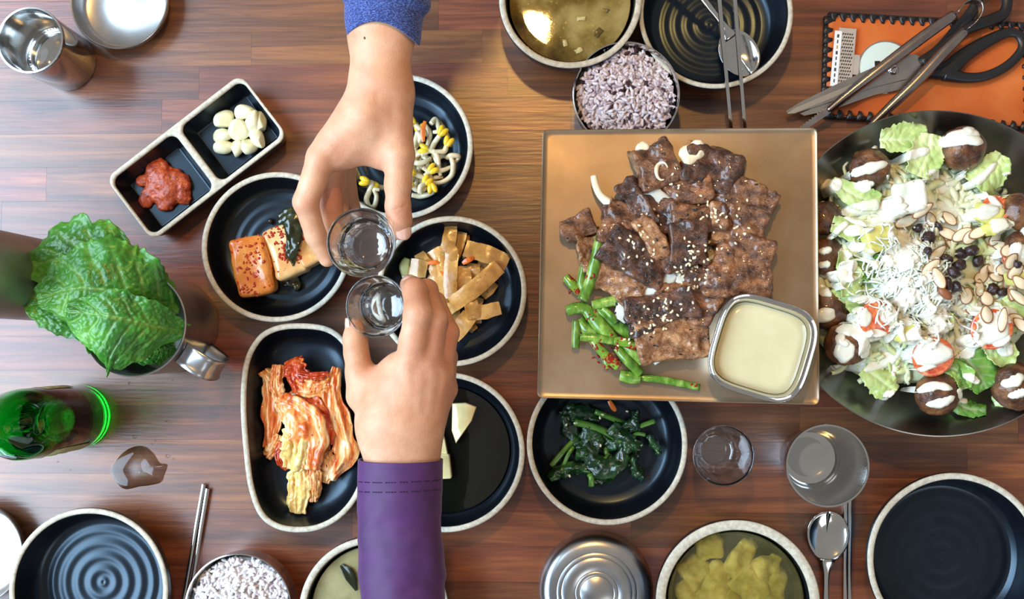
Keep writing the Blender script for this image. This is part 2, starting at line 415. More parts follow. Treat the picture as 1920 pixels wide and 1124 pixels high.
def drape(pile, pts, widths, thick, nu=20, nv=9, lift=0.0, default=0.0, smooth=2, wob=0.15, seed=0):
    """a poured stripe lying on a pile; pts are (x, y) in world space"""
    c = spline(np.asarray(pts)[:, :2], nu); T = unit(np.gradient(c, axis=0)); Sd = np.stack([-T[:, 1], T[:, 0]], 1)
    w = (interp(widths, nu) if len(widths) > 1 else np.full(nu, widths[0]))/2
    endt = np.minimum(np.linspace(0, 1, nu), np.linspace(1, 0, nu)); w = w*np.sqrt(np.clip(endt*8, 0.02, 1))
    w = w*(1+wob*vnoise(np.column_stack([np.arange(nu)*0.45, np.zeros(nu), np.zeros(nu)+seed]), seed))
    v = np.linspace(-1, 1, nv); XY = c[:, None, :]+Sd[:, None, :]*(w[:, None]*v)[..., None]
    Z = np.array([[pile.z(x, y, default) for x, y in row] for row in XY])
    for _ in range(smooth):
        Zp = np.pad(Z, 1, mode='edge'); Z = np.maximum(Z-0.0005, (Zp[:-2, 1:-1]+Zp[2:, 1:-1]+Zp[1:-1, :-2]+Zp[1:-1, 2:]+2*Z)/6)
    top = Z+lift+thick*np.sqrt(np.clip(1-v**2, 0, 1))[None, :]*np.sqrt(np.clip(endt*8, 0, 1))[:, None]+0.0002
    bot = Z+lift-0.0004
    A = np.concatenate([XY, top[..., None]], -1); B = np.concatenate([XY, bot[..., None]], -1)
    G = (A+B)/2; V, Fs = solid_grid(G, 0.001); k = nu*nv
    V[:k] = A.reshape(-1, 3); V[k:] = B.reshape(-1, 3)
    return V, Fs
def drape_blob(pile, c, rx, ry, rot=0.0, thick=0.002, seed=0, irr=0.22, lift=0.0, default=0.0, nr=7, nt=26):
    V, Fs = [], []
    th = np.linspace(0, 2*math.pi, nt, endpoint=False)
    rad = 1+irr*vnoise(np.stack([np.cos(th)*1.6+9, np.sin(th)*1.6+9, np.full(nt, seed*1.7)], 1), seed)
    cr, sr = math.cos(rot), math.sin(rot)
    P0 = [(0.0, 0.0, 0.0)]+[(k/nr*rx*rad[i]*math.cos(th[i]), k/nr*ry*rad[i]*math.sin(th[i]), k/nr) for k in range(1, nr+1) for i in range(nt)]
    P0 = np.array(P0); XY = np.column_stack([c[0]+P0[:, 0]*cr-P0[:, 1]*sr, c[1]+P0[:, 0]*sr+P0[:, 1]*cr])
    Z = np.array([pile.z(x, y, default) for x, y in XY]); rho = P0[:, 2]
    Zs = Z.copy(); Zs[:] = 0.55*Z+0.45*np.median(Z)
    Zs = np.maximum(Zs, Z-0.001)*(rho < 0.99)+Z*(rho >= 0.99)
    V = np.column_stack([XY, Zs+lift+thick*np.sqrt(np.clip(1-rho**2, 0, 1))+0.0001])
    Fs = [(0, 1+i, 1+(i+1) % nt) for i in range(nt)]
    for k in range(nr-1): Fs += [(1+k*nt+i, 1+(k+1)*nt+i, 1+(k+1)*nt+(i+1) % nt, 1+k*nt+(i+1) % nt) for i in range(nt)]
    b0 = len(V); rim = 1+(nr-1)*nt
    V = np.vstack([V, np.column_stack([XY[rim:], Z[rim:]+lift-0.0012]), [[c[0], c[1], np.median(Z)+lift-0.0012]]])
    Fs += [(rim+i, b0+i, b0+(i+1) % nt, rim+(i+1) % nt) for i in range(nt)]+[(len(V)-1, b0+(i+1) % nt, b0+i) for i in range(nt)]
    return V, Fs
# ================================================================== table and floor
fl = obj('floor', *box((-2.2, -2.0, -0.76), (2.2, 2.0, -0.74)), nmat('grey_floor', [(0.3, lin((70, 66, 62))), (0.7, lin((92, 88, 84)))], 6, rough=0.6), smooth=False)
tag(fl, kind='structure')
TX0, TX1, TY0, TY1 = -0.78, 0.72, -0.44, 0.50
table = thing('dining_table', 'walnut brown wooden dining table of narrow planks under all the dishes', 'table', (0, 0, -0.74))
obj('core', *box((TX0, TY0, -0.030), (TX1, TY1, -0.0012)), 'wood_dark', table, smooth=False)
for lx in (TX0+0.08, TX1-0.08):
    for ly in (TY0+0.08, TY1-0.08):
        obj('leg', *box((lx-0.03, ly-0.03, -0.74), (lx+0.03, ly+0.03, -0.030)), 'iron', table, smooth=False)
rows = 27; rh = (TY1-TY0)/rows; prng = random.Random(5)
for r in range(rows):
    x = TX0; y0 = TY0+r*rh
    first = True
    while x < TX1-0.001:
        ln = prng.uniform(0.20, 0.46)*(prng.uniform(0.3, 1) if first else 1); first = False
        x1 = min(TX1, x+ln)
        if TX1-x1 < 0.06: x1 = TX1
        obj('plank', *box((x, y0, -0.0012), (x1-0.00012, y0+rh-0.00012, 0.0)), 'wood', table, smooth=False)
        x = x1

# ================================================================== stoneware
def stone_dish(name, label, px, py, rpx, h, floor_r=0.70, rim_w=0.0055, cat='plate', ripple=0.0005, seed=0, group=None):
    R = rpx/S(h); c = P(px, py, h); c[2] = 0.0
    t = thing(name, label, cat, c, group)
    ri = R-rim_w
    out = [(0, 0.0012), (R*0.60, 0.0012), (R*0.62, 0.0), (R*0.68, 0.0), (R*0.74, 0.002), (R*0.88, h*0.28), (R*0.97, h*0.62), (R, h*0.86), (R-0.0003, h-0.0012)]
    fr = R*floor_r; inn = [(ri, h-0.0011), (ri-0.0008, h-0.003)]
    for k in range(1, 9):
        a = k/8*math.pi/2
        inn.append((fr+(ri-0.001-fr)*math.cos(a)**0.8, 0.0055+(h-0.006)*(1-math.sin(a))))
    nr = 4.5
    for k in range(1, 61):
        q = 1-k/60; rr = fr*q
        inn.append((rr if k < 60 else 0, 0.0052+ripple*(0.5+0.5*math.cos(q*nr*2*math.pi))*min(1, (1-q)*8)*(1 if q > 0.05 else q/0.05)))
    obj('body', *lathe(out, c, 96, 0.006, seed), 'stone', t)
    obj('inside', *lathe(inn, c, 96, 0.006, seed), 'stone', t)
    rim = [(R-0.0003, h-0.0014), (R-0.0002, h-0.0006), (R-0.0012, h+0.0002), (R-rim_w*0.5, h+0.0005), (ri+0.0010, h+0.0001), (ri+0.0001, h-0.0008), (ri-0.0001, h-0.0022)]
    obj('rim', *lathe(rim, c, 96, 0.006, seed), 'rim', t)
    return t, c, R
PL = {}
PL['radish'] = stone_dish('side_plate', 'black round plate with cream rim holding cubed radish kimchi', 518, 463, 144, 0.034, seed=1)
PL['sprout'] = stone_dish('side_plate', 'black round plate of bean sprouts below the upper hand', 749, 275, 140, 0.034, seed=2)
PL['fish'] = stone_dish('side_plate', 'black round plate holding golden fish cake strips', 846, 546, 143, 0.034, seed=3)
PL['soy'] = stone_dish('side_plate', 'black round plate with dark soy liquid and pickle wedges', 834, 848, 150, 0.034, ripple=0.0003, seed=4)
PL['spinach'] = stone_dish('side_plate', 'black round plate of dark seasoned spinach below the bronze tray', 1138, 833, 150, 0.036, seed=5)
PL['left'] = stone_dish('plate', 'empty ridged black plate in the bottom left corner', 165, 1107, 153, 0.040, floor_r=0.74, ripple=0.0008, seed=6)
PL['right'] = stone_dish('plate', 'empty black plate in the bottom right corner', 1792, 1053, 160, 0.040, floor_r=0.78, ripple=0.0004, rim_w=0.0062, seed=7)
PL['top'] = stone_dish('bowl', 'empty ridged black bowl at the top with spoon inside', 1342, 24, 145, 0.044, floor_r=0.70, ripple=0.0008, rim_w=0.0050, cat='bowl', seed=8)
PL['soup_top'] = stone_dish('soup_bowl', 'black bowl of cloudy brown soup at the top centre', 1069, -4, 136, 0.056, cat='bowl', rim_w=0.0062, seed=9)
PL['soup_low'] = stone_dish('soup_bowl', 'black bowl with wide cream rim holding yellow egg soup at the bottom', 1383, 1130, 150, 0.056, cat='bowl', rim_w=0.0095, seed=10)
PL['soup_left'] = stone_dish('soup_bowl', 'black bowl of cloudy soup beside the purple sleeve at the bottom', 701, 1150, 141, 0.052, cat='bowl', rim_w=0.0066, seed=11)

def soup(label, key, z, stops, scale, seed, name='soup', **k):
    t, c, R = PL[key]; th = np.linspace(0, 2*math.pi, 96, endpoint=False)
    prof = [(0, z-0.004), (R-0.020, z-0.004)] + [(R*f, z) for f in (0.84, 0.6, 0.4, 0.2)] + [(0, z)]
    # stays just clear of the wall
    ri = R*0.915-0.004
    prof = [(0, z-0.003), (ri*0.97, z-0.003), (ri, z-0.0002), (ri*0.985, z)] + [(ri*f, z) for f in (0.8, 0.6, 0.4, 0.2)] + [(0, z)]
    o = obj(name, *lathe(prof, c, 96), nmat('soup_'+str(seed), stops, scale, 5, **k), loc=(c[0], c[1], z-0.003))
    return tag(o, label, 'soup')
soup('cloudy olive brown soup with oil drops in the bowl at the top', 'soup_top', 0.043,
     [(0.30, lin((58, 44, 14))), (0.45, lin((112, 92, 40))), (0.62, lin((160, 142, 84))), (0.75, lin((178, 160, 104)))], 26, 1, specks=[(420, 0.70, lin((214, 170, 60)))], rough=0.03, spec=0.35, bumps=(60, 0.04, 0.001))
soup('cloudy grey green soup in the bowl beside the purple sleeve', 'soup_left', 0.043,
     [(0.3, lin((96, 92, 62))), (0.6, lin((150, 144, 104))), (0.8, lin((172, 164, 126)))], 24, 3, rough=0.08, spec=0.5)
# clear egg broth with curds under its surface
t, c, R = PL['soup_low']; ri = R*0.915-0.0062
pf = [(0, 0.0072), (R*.60, 0.0072), (R*.72, 0.0105), (R*.80, 0.020), (ri*.985, 0.038), (ri, 0.0462), (ri*.98, 0.0460), (ri*.5, 0.0460), (0, 0.0460)]
o = obj('egg_soup', *lathe(pf, c, 96), nmat('yellow_broth', [(0.35, lin((176, 172, 112))), (0.65, lin((226, 216, 160)))], 40, 3, rough=0.04, trans=0.90, ior=1.2), loc=(c[0], c[1], .0072)); tag(o, 'clear yellow green egg soup in the bowl at the bottom', 'soup')
MT['egg'] = nmat('pale_egg_curd', [(0.3, lin((206, 178, 66))), (0.7, lin((246, 228, 150)))], 90, bumps=(240, 0.3, 0.001), rough=0.6)
for k, (x, y, s_, w, zz) in enumerate([(1338, 1034, 56, 44, .034), (1392, 1046, 66, 44, .036), (1304, 1066, 54, 50, .034), (1440, 1064, 54, 52, .035), (1345, 1084, 70, 50, .038), (1404, 1098, 72, 56, .039), (1300, 1108, 60, 48, .035), (1452, 1108, 58, 46, .034), (1350, 1126, 64, 44, .038), (1400, 1140, 60, 40, .036)]):
    V, Fs = lump(P(x, y, zz), (s_/S(.04), w/S(.04), 0.012), (.2*math.sin(k), .2*math.cos(k), k*1.1), 0.8, 0.0015, 0.0034, 80, k+20, 3, warp=.006)
    V[:, 2] = np.minimum(V[:, 2], 0.0450)
    tag(obj('egg_curd', V, Fs, 'egg'), ['egg curd at the upper left of the bottom soup', 'egg curd at the top middle of the bottom soup', 'egg curd at the left wall of the bottom soup', 'egg curd at the right of the bottom soup', 'egg curd left of the middle in the bottom soup', 'largest egg curd in the middle of the bottom soup', 'egg curd at the lower left of the bottom soup', 'egg curd at the lower right of the bottom soup', 'egg curd low at the picture edge, left one', 'egg curd low at the picture edge, right one'][k], 'egg', 'egg curds in the bottom soup')
V, Fs, a = leaf(PP([(640, 1060, .0445), (655, 1080, .0455), (668, 1108, .0445)]), [.002, .006, .001], [.002, .005, .001], 20, 11, 0.0008, vein=0.0003, seed=3)
tag(obj('seaweed_scrap', V, Fs, flat('seaweed', lin((30, 34, 18)), rough=0.2)), 'small dark seaweed scrap floating beside the purple sleeve', 'seaweed')
# floating herbs in the top soup
for k, (x, y, s) in enumerate([(1090, 35, 16), (1122, 62, 20), (1060, 80, 14), (1135, 20, 14), (1085, 95, 16)]):
    V, Fs = lump(P(x, y, 0.0432), (s/S(.045), s*.6/S(.045), 0.0016), (0, 0, k*.9), 0.7, 0.0009, 0.0009, 200, k+40)
    tag(obj('soup_flake', V, Fs, flat('soup_flake_%d' % k, lin((86, 74, 30) if k % 2 else (196, 182, 128)), rough=0.25)), 'small soft flake floating in the top soup', 'flake', 'flakes in the top soup')

# soy liquid
t, c, R = PL['soy']; ri = R*0.80
o = obj('soy_liquid', *lathe([(0, 0.0066), (ri*.93, 0.0066), (ri, 0.0098), (ri*0.99, 0.0100), (ri*.6, 0.0100), (ri*.3, 0.0100), (0, 0.0100)], c, 96),
        flat('dark_soy', (0.006, 0.006, 0.004, 1), rough=0.03, spec=0.5), loc=(c[0], c[1], 0.0066))
tag(o, 'dark soy pickling liquid filling the plate beside the purple cuff', 'sauce')

# kimchi dish: irregular long oval
ol = [(478, 636), (456, 682), (450, 760), (456, 850), (466, 920), (488, 972), (530, 997), (590, 997), (640, 972), (676, 925), (692, 860), (690, 770), (674, 690), (650, 640), (612, 612), (552, 606), (508, 614)]
hz = 0.036; op = PP([(x, y, hz) for x, y in ol]); c = op.mean(0); c[2] = 0
kd = thing('oval_dish', 'long rounded black dish with uneven cream rim holding cabbage kimchi', 'dish', c)
obj('body', *shell(op, [(0.022, 0.0), (0.012, 0.004), (0.004, 0.016), (0.0005, hz*.85), (0.0003, hz-0.001), ], c), 'stone', kd)
obj('inside', *shell(op, [(0.0056, hz-0.0012), (0.0066, hz-0.004), (0.009, 0.020), (0.014, 0.011), (0.022, 0.0068), (0.032, 0.0055)], c), 'stone', kd)
obj('rim', *shell(op, [(0.0003, hz-0.0012), (0.0005, hz-0.0003), (0.0018, hz+0.0005), (0.0036, hz+0.0006), (0.0052, hz), (0.0057, hz-0.001), (0.0058, hz-0.0024)], c), 'rim', kd)
# the lids of shell() at rim level are not wanted: rebuild rim as an open ring
def ring_only(o, n, m):
    me = o.data; import bmesh
    bm = bmesh.new(); bm.from_mesh(me); bm.verts.ensure_lookup_table()
    for v in [bm.verts[m*n], bm.verts[m*n+1]]: bm.verts.remove(v)
    bm.to_mesh(me); bm.free()
ring_only(kd.children[-1] if kd.children[-1].name.startswith('rim') else [q for q in kd.children if q.name.startswith('rim')][0], 120, 7)
def drop_lid(o, which, n, m):
    import bmesh
    bm = bmesh.new(); bm.from_mesh(o.data); bm.verts.ensure_lookup_table(); bm.verts.remove(bm.verts[m*n+which]); bm.to_mesh(o.data); bm.free()
for q in kd.children:
    if q.name.startswith('body'): drop_lid(q, 1, 120, 5)
    if q.name.startswith('inside'): drop_lid(q, 0, 120, 6)

# divided dish
hz = 0.030
cs = PP([(450, 141, hz), (541, 252, hz), (287, 455, hz), (195, 333, hz)])
c = cs.mean(0); c[2] = 0
ax = unit((cs[0]+cs[1]-cs[2]-cs[3])); ang = math.atan2(ax[1], ax[0]); R = rotz(ang)
lx = (np.linalg.norm(cs[0]-cs[3])+np.linalg.norm(cs[1]-cs[2]))/4; ly = (np.linalg.norm(cs[0]-cs[1])+np.linalg.norm(cs[3]-cs[2]))/4
X, lo = grid((-lx, -ly, 0), (lx, ly, hz), 0.0011)
def rbox(X, ctr, s, r):
    q = np.abs(X-np.asarray(ctr))-(np.asarray(s)-r)
    return np.linalg.norm(np.maximum(q, 0), axis=-1)+np.minimum(q.max(-1), 0)-r
slope = (hz-X[..., 2])*0.16
Y = X.copy(); Y[..., 0] *= 1+np.clip(slope/lx, 0, .2); Y[..., 1] *= 1+np.clip(slope/ly, 0, .2)
d = rbox(Y, (0, 0, hz/2), (lx, ly, hz/2), 0.006)
# round corners in plan
def rrect(X, ctr, sx, sy, r):
    q = np.abs(X[..., :2]-np.asarray(ctr))-np.array([sx-r, sy-r]); return np.linalg.norm(np.maximum(q, 0), axis=-1)+np.minimum(q.max(-1), 0)-r
d = np.maximum(rrect(Y, (0, 0), lx, ly, 0.011), np.abs(X[..., 2]-hz/2)-hz/2)
d = np.maximum(d, rbox(Y, (0, 0, hz/2+.01), (lx, ly, hz/2+.01), 0.009))
wx = lx/2-0.0064
for sgn in (-1, 1):
    wall = (hz-X[..., 2]); taper = 0.0125*np.clip(wall/hz, 0, 1)**2
    w = np.maximum(rrect(X, (sgn*lx/2+sgn*0.0002, 0), wx+.0030, ly-0.0052, 0.009)+taper, 0.006-X[..., 2])
    d = -smin(-d, w, 0.0025)
V, Q = surfnets(d, lo, 0.0011)
Vw = V@R.T+c; zc = V[Q][:, :, 2].mean(1)
dd = thing('divided_dish', 'black rectangular two part dish with garlic and red paste', 'dish', c)
def subset(V, Q, m):
    q = Q[m]; u, inv = np.unique(q, return_inverse=True); return V[u], inv.reshape(q.shape)
top = zc > hz-0.0022
obj('body', *subset(Vw, Q, ~top), 'stone', dd); obj('rim', *subset(Vw, Q, top), 'rim', dd)
DIV = (c, R, lx, ly)

# ================================================================== steel ware
def lathe_thing(name, label, cat, px, py, zref, prof, mat, part=None, seg=96, group=None):
    c = P(px, py, zref); c[2] = 0
    o = obj(name, *lathe(prof, c, seg), mat, loc=c, sharp=50); tag(o, label, cat, group); return o, c
def cup_prof(r0, r1, h, tk=0.0011, lip=0.0013):
    return [(0, 0.0015), (r0*.8, 0.0015), (r0*.86, 0), (r0*.95, 0), (r0, 0.003), (r1-0.0002, h*0.9), (r1, h-lip), (r1+lip*.6, h-lip*.5), (r1+lip*.4, h), (r1-tk, h+0.0001), (r1-tk-0.0004, h-lip), (r0-tk, 0.008), (r0*.88, 0.0042), (r0*.62, 0.0034), (r0*.60, 0.0030), (0, 0.0030)]
# top-left cup, right cup
z = 0.080
cupL, cL = lathe_thing('steel_cup', 'tall steel water cup in the top left corner', 'cup', 56, 75, z, cup_prof(0.0300, 64/S(z), z), 'steel')
wat = obj('cup_water', *lathe([(0, 0.006), (0.0275, 0.006), (0.0286, 0.026), (0.0284, 0.0262), (0, 0.0262)], cL, 64), 'water', loc=(cL[0], cL[1], .006)); tag(wat, 'clear water standing inside the top left steel cup', 'water')
z = 0.074
cupR, cR = lathe_thing('steel_cup', 'empty shiny steel cup beside the shot glass on the table', 'cup', 1552, 874, z, cup_prof(0.0285, 75/S(z), z), 'steel')
# lid lying open top-left, dish far left
def dish_prof(R, h):
    return [(0, 0.0003), (R*.80, 0.0003), (R*.90, 0.003), (R*.97, h*.7), (R, h), (R-0.0006, h+0.0006), (R-0.0016, h), (R*.95, h*.65), (R*.88, 0.0045), (R*.80, 0.0016), (R*.4, 0.0016), (0, 0.0016)]
z = 0.020
lathe_thing('steel_dish', 'gleaming shallow round steel dish at the top left', 'dish', 223, 0, z, dish_prof(96/S(z), z), 'steel_satin')
lathe_thing('steel_dish', 'gleaming steel dish cut by the left edge beside the empty plate', 'dish', -50, 1040, z, dish_prof(97/S(z), z), 'steel_satin')
# upside-down lid at the bottom
z = 0.026; Rl = 108/S(z)
lathe_thing('steel_cover', 'domed steel rice bowl cover turned over at the bottom', 'cover', 1119, 1114, z,
            [(Rl-0.002, 0.0), (Rl, 0.0), (Rl, 0.004), (Rl*.985, 0.012), (Rl*.95, 0.0185), (Rl*.88, 0.0228), (Rl*.80, 0.0245), (Rl*.70, 0.0250), (Rl*.69, 0.0244), (Rl*.68, 0.0250), (Rl*.62, 0.0252), (Rl*.61, 0.0246), (Rl*.60, 0.0252), (Rl*.38, 0.0255), (Rl*.37, 0.0249), (Rl*.36, 0.0255), (Rl*.30, 0.0256), (Rl*.29, 0.025), (Rl*.28, 0.0256), (0, 0.0257)], 'steel_satin')
# rice bowls
def rice_bowl(label, px, py, rpx, z):
    R = rpx/S(z)
    return lathe_thing('rice_bowl', label, 'bowl', px, py, z, [(0, 0.002), (R*.55, 0.002), (R*.60, 0), (R*.66, 0), (R*.85, 0.010), (R*.97, 0.026), (R-0.0008, z-0.004), (R, z-0.001), (R, z), (R-0.0010, z+0.0003), (R-0.0016, z-0.001), (R*.95, 0.028), (R*.83, 0.012), (R*.6, 0.005), (0, 0.004)], 'steel')
rbT, cT = rice_bowl('steel bowl of purple tinged rice touching the bronze tray', 1174, 177, 101, 0.054)
rbB, cB = rice_bowl('steel bowl of white rice at the bottom beside the chopsticks', 446, 1141, 101, 0.054)
# salad bowl
z = 0.066; Rs = 303/S(z)
SALC = P(1757, 511, z); SALC[2] = 0
o = obj('salad_bowl', *lathe([(0, 0.002), (Rs*.52, 0.002), (Rs*.55, 0), (Rs*.60, 0), (Rs*.66, 0.010), (Rs*.9, z*.75), (Rs-0.0006, z-0.001), (Rs, z), (Rs-0.001, z+0.0005), (Rs-0.002, z-0.0006), (Rs*.895, z*.76), (Rs*.66, 0.014), (Rs*.56, 0.006), (0, 0.0045)], SALC, 160), 'steel_dark', loc=SALC, sharp=60)
tag(o, 'wide dark steel salad bowl at the right', 'bowl')

# bronze tray on feet
z = 0.082
tc = PP([(1017, 243, z), (1533, 239, z), (1537, 760, z), (1007, 747, z)])
def rquad(cs, r, n=8):
    out = []
    for i in range(4):
        p, a, b = cs[i], cs[i-1], cs[(i+1) % 4]; da, db = unit(a-p), unit(b-p)
        q0, q1 = p+da*r, p+db*r
        for k in range(n+1):
            t = k/n; out.append((1-t)**2*q0+2*t*(1-t)*p+t*t*q1)
    return np.array(out)
ctr = tc.mean(0); outl = rquad(tc, 0.006); n = len(outl)
def inset(o, d): return o+unit(ctr-o)*d
lay = [(0.0035, -0.0030), (0.0004, -0.0026), (0.0, -0.0014), (0.0003, 0.0002), (0.0012, 0.0007), (0.0022, 0.0004), (0.0032, -0.0002), (0.008, -0.0004), (0.04, -0.0006), (0.09, -0.0007)]
V = []; Fs = []
for d, dz in lay:
    q = inset(outl, d); q[:, 2] = z+dz; V.append(q)
V = np.vstack(V+[[[ctr[0], ctr[1], z-0.003]], [[ctr[0], ctr[1], z-0.0007]]]); m = len(lay)
for i in range(m-1): Fs += [(i*n+j, (i+1)*n+j, (i+1)*n+(j+1) % n, i*n+(j+1) % n) for j in range(n)]
Fs += [(m*n, j, (j+1) % n) for j in range(n)]+[(m*n+1, (m-1)*n+(j+1) % n, (m-1)*n+j) for j in range(n)]
tray = thing('serving_tray', 'square bronze coloured metal tray carrying grilled meat', 'tray', (ctr[0], ctr[1], 0))
obj('plate', V, Fs, 'brass', tray, sharp=40)
for q in tc:
    f = q+(ctr-q)*0.36; obj('foot', *lathe([(0, 0), (0.009, 0), (0.009, 0.004), (0.006, 0.010), (0.006, z-0.0031), (0, z-0.0031)], (f[0], f[1], 0), 20), 'iron', tray, sharp=40)
TRAY_Z = z-0.0005

# sauce cup on the tray: rounded square
sq = []
a0 = math.radians(17)
cc = P(1430, 653, TRAY_Z+0.03); ss = 93/S(TRAY_Z+0.03)
for k in range(32):
    t = 2*math.pi*k/32; ct, st = math.cos(t), math.sin(t); r = 1/((abs(ct)**3.6+abs(st)**3.6)**(1/3.6))
    x, y = ss*r*ct, ss*r*st; sq.append((cc[0]+x*math.cos(-a0)-y*math.sin(-a0), cc[1]+x*math.sin(-a0)+y*math.cos(-a0), 0))
sh = 0.030; c = np.array([cc[0], cc[1], TRAY_Z])
sc_cup = thing('sauce_cup', 'rounded square steel cup of cream sauce on the bronze tray', 'cup', c)
obj('wall', *shell(sq, [(0.012, 0.0), (0.0105, 0.0012), (0.006, sh*.6), (0.0042, sh-.005), (0.0040, sh-.0035), (0.0012, sh-0.0028), (0.0, sh-.0018), (0.0, sh-.0006), (0.0008, sh), (0.0022, sh-.0008), (0.0030, sh-.0003), (0.0040, sh), (0.0050, sh-.0010), (0.0058, sh-.0035), (0.0072, sh*.6), (0.0115, 0.002), (0.014, 0.0015)], c, 128), 'steel', sc_cup, sharp=60)
sv, sf = shell(sq, [(0.0116, 0.004), (0.0071, sh*.66), (0.0074, sh*.69), (1.3, sh*.69), (1.6, sh*.69)], c, 96)
o = obj('cream_sauce', sv, sf, nmat('cream_sauce', [(0.3, lin((204, 194, 152))), (0.7, lin((214, 204, 164)))], 40, rough=0.16, spec=0.5, sss=0.15, sss_scale=0.004)); tag(o, 'pale cream sauce filling the square steel cup', 'sauce')

# ================================================================== glass ware
def shot_glass(name, label, top, axis, r_top, h, fill=None, liq_label=None):
    axis = unit(np.asarray(axis, float)); R = np.array(Vector((0, 0, 1)).rotation_difference(Vector(axis)).to_matrix())
    base = np.asarray(top)-axis*h; rb = r_top*0.70
    prof = [(0, 0.0012), (rb*.75, 0.0008), (rb*.9, 0), (rb, 0.0012), (rb+(r_top-rb)*.30, h*.38), (rb+(r_top-rb)*.62, h*.62), (r_top-0.0003, h*.95), (r_top, h-0.0006), (r_top-0.0006, h), (r_top-0.0014, h-0.0004), (r_top-0.0022, h*.93), (rb+(r_top-rb)*.60-0.0026, h*.62), (rb-0.0018+(r_top-rb)*.20, h*.30), (rb-0.0032, 0.0105), (rb-0.006, 0.0088), (0, 0.0085)]
    fl = [0, 0, 0, .016, .028, .006, 0, 0, 0, 0, 0, .006, .018, .012, 0, 0]
    V, Fs = lathe(prof, (0, 0, 0), 96, flute=fl)
    g = obj(name, V@R.T+base, Fs, 'glass', loc=base); tag(g, label, 'shot glass')
    if fill:
        zt = h*fill
        def rin(z): return np.interp(z, [0.0105, h*.30, h*.62, h*.93], [rb-0.0032, rb-0.0018+(r_top-rb)*.20, rb+(r_top-rb)*.60-0.0026, r_top-0.0022])+0.0003
        pf = [(0, 0.0082), (rb-0.0062, 0.0085), (rin(.0108), 0.0104)]+[(rin(q), q) for q in np.linspace(0.014, zt, 6)]+[(rin(zt)-0.002, zt-0.0004), (0, zt-0.0005)]
        V, Fs = lathe(pf, (0, 0, 0), 72)
        l = obj('clear_liquor', V@R.T+base, Fs, 'water', loc=base+axis*0.009); tag(l, liq_label, 'drink')
    return g
G1_TOP = P(677, 455, 0.192); G2_TOP = P(705, 575, 0.150); G3_TOP = P(1357, 855, 0.058)
shot_glass('shot_glass', 'clear shot glass held by the hand in the blue sleeve', G1_TOP, (0.02, -0.02, 1), 66/S(.192), 0.058, 0.66, 'clear liquor in the upper of the two clinking glasses')
shot_glass('shot_glass', 'clear shot glass held by the hand in the purple sleeve', G2_TOP, (-0.10, -0.06, 1), 59.5/S(.150), 0.056, 0.62, 'clear liquor in the lower of the two clinking glasses')
g3 = shot_glass('shot_glass', 'empty clear shot glass standing on the table', G3_TOP, (0, 0, 1), 57/S(.058), 0.058)
# moulded marks on the standing glass wall
for k, (a, zz, ln) in enumerate([(-0.38, 0.046, .004), (-0.22, 0.043, .006), (-0.08, 0.046, .004), (0.06, 0.044, .006), (-0.15, 0.039, .005), (0.02, 0.039, .004)]):
    rr = 57/S(.058)*0.93; q = G3_TOP-np.array([0, 0, .058])
    pth = [q+np.array([rr*math.cos(a), rr*math.sin(a), zz-ln/2]), q+np.array([rr*1.02*math.cos(a+.05), rr*1.02*math.sin(a+.05), zz+ln/2])]
    obj('moulded_mark', *tube(spline(pth, 4), 0.0006, 6), flat('mark_grey_%d' % k, (0.12, 0.12, 0.14, 1), rough=0.3), g3)
# green bottle
bc = P(152, 781, 0.0); br = 0.0325
bottle = thing('liquor_bottle', 'green glass liquor bottle standing beside the water puddle', 'bottle', bc)
MT['green'] = flat('green_glass', (0.03, 0.56, 0.10, 1), rough=0.0, trans=1.0, ior=1.45)
bp = [(0, 0.004), (br*.7, 0.003), (br*.85, 0), (br*.95, 0.0012), (br, 0.006), (br, 0.118), (br*.95, 0.132), (br*.76, 0.150), (br*.52, 0.166), (br*.42, 0.182), (br*.40, 0.202), (br*.40, 0.2035)]
bi = [(br*.40-0.003, 0.2035), (br*.42-0.003, 0.182), (br*.52-0.003, 0.166), (br*.76-0.003, 0.150), (br*.95-0.003, 0.131), (br-0.003, 0.117), (br-0.003, 0.010), (br*.8, 0.0065), (0, 0.0085)]
obj('glass_body', *lathe(bp+bi, bc, 96), 'green', bottle)
obj('bottle_cap', *lathe([(0.0, 0.211), (0.0125, 0.211), (0.0142, 0.209), (0.0142, 0.199), (0.0136, 0.199)], bc, 48), flat('green_cap', lin((20, 90, 50)), rough=0.35, metal=0.7), bottle)
obj('bottle_liquor', *lathe([(0, 0.0090), (br*.79, 0.0070), (br-0.0032, 0.0105), (br-0.0032, 0.070), (br-0.004, 0.0695), (0, 0.0695)], bc, 72), 'water', bottle)
MT['label'] = nmat('paper_label', [(0.35, lin((150, 150, 92))), (0.65, lin((196, 186, 132)))], 30, specks=[(160, 0.62, lin((104, 74, 48)))], rough=0.6)
def wrap(a0, a1, z0, z1, r, nu=24, nv=4):
    G = np.array([[(bc[0]+r*math.cos(a), bc[1]+r*math.sin(a), zz) for zz in np.linspace(z0, z1, nv)] for a in np.linspace(a0, a1, nu)])
    return solid_grid(G, 0.0002, unit(G-np.array([bc[0], bc[1], 0])*[1, 1, 0]-np.array([0, 0, 1])*G[..., 2:]))
lab = obj('front_label', *wrap(math.radians(-150), math.radians(-48), 0.022, 0.098, br+0.0003), 'label', bottle)
obj('back_label', *wrap(math.radians(72), math.radians(112), 0.040, 0.092, br+0.0003), 'label', bottle)
ink = flat('label_ink', lin((40, 36, 22)), rough=0.6)
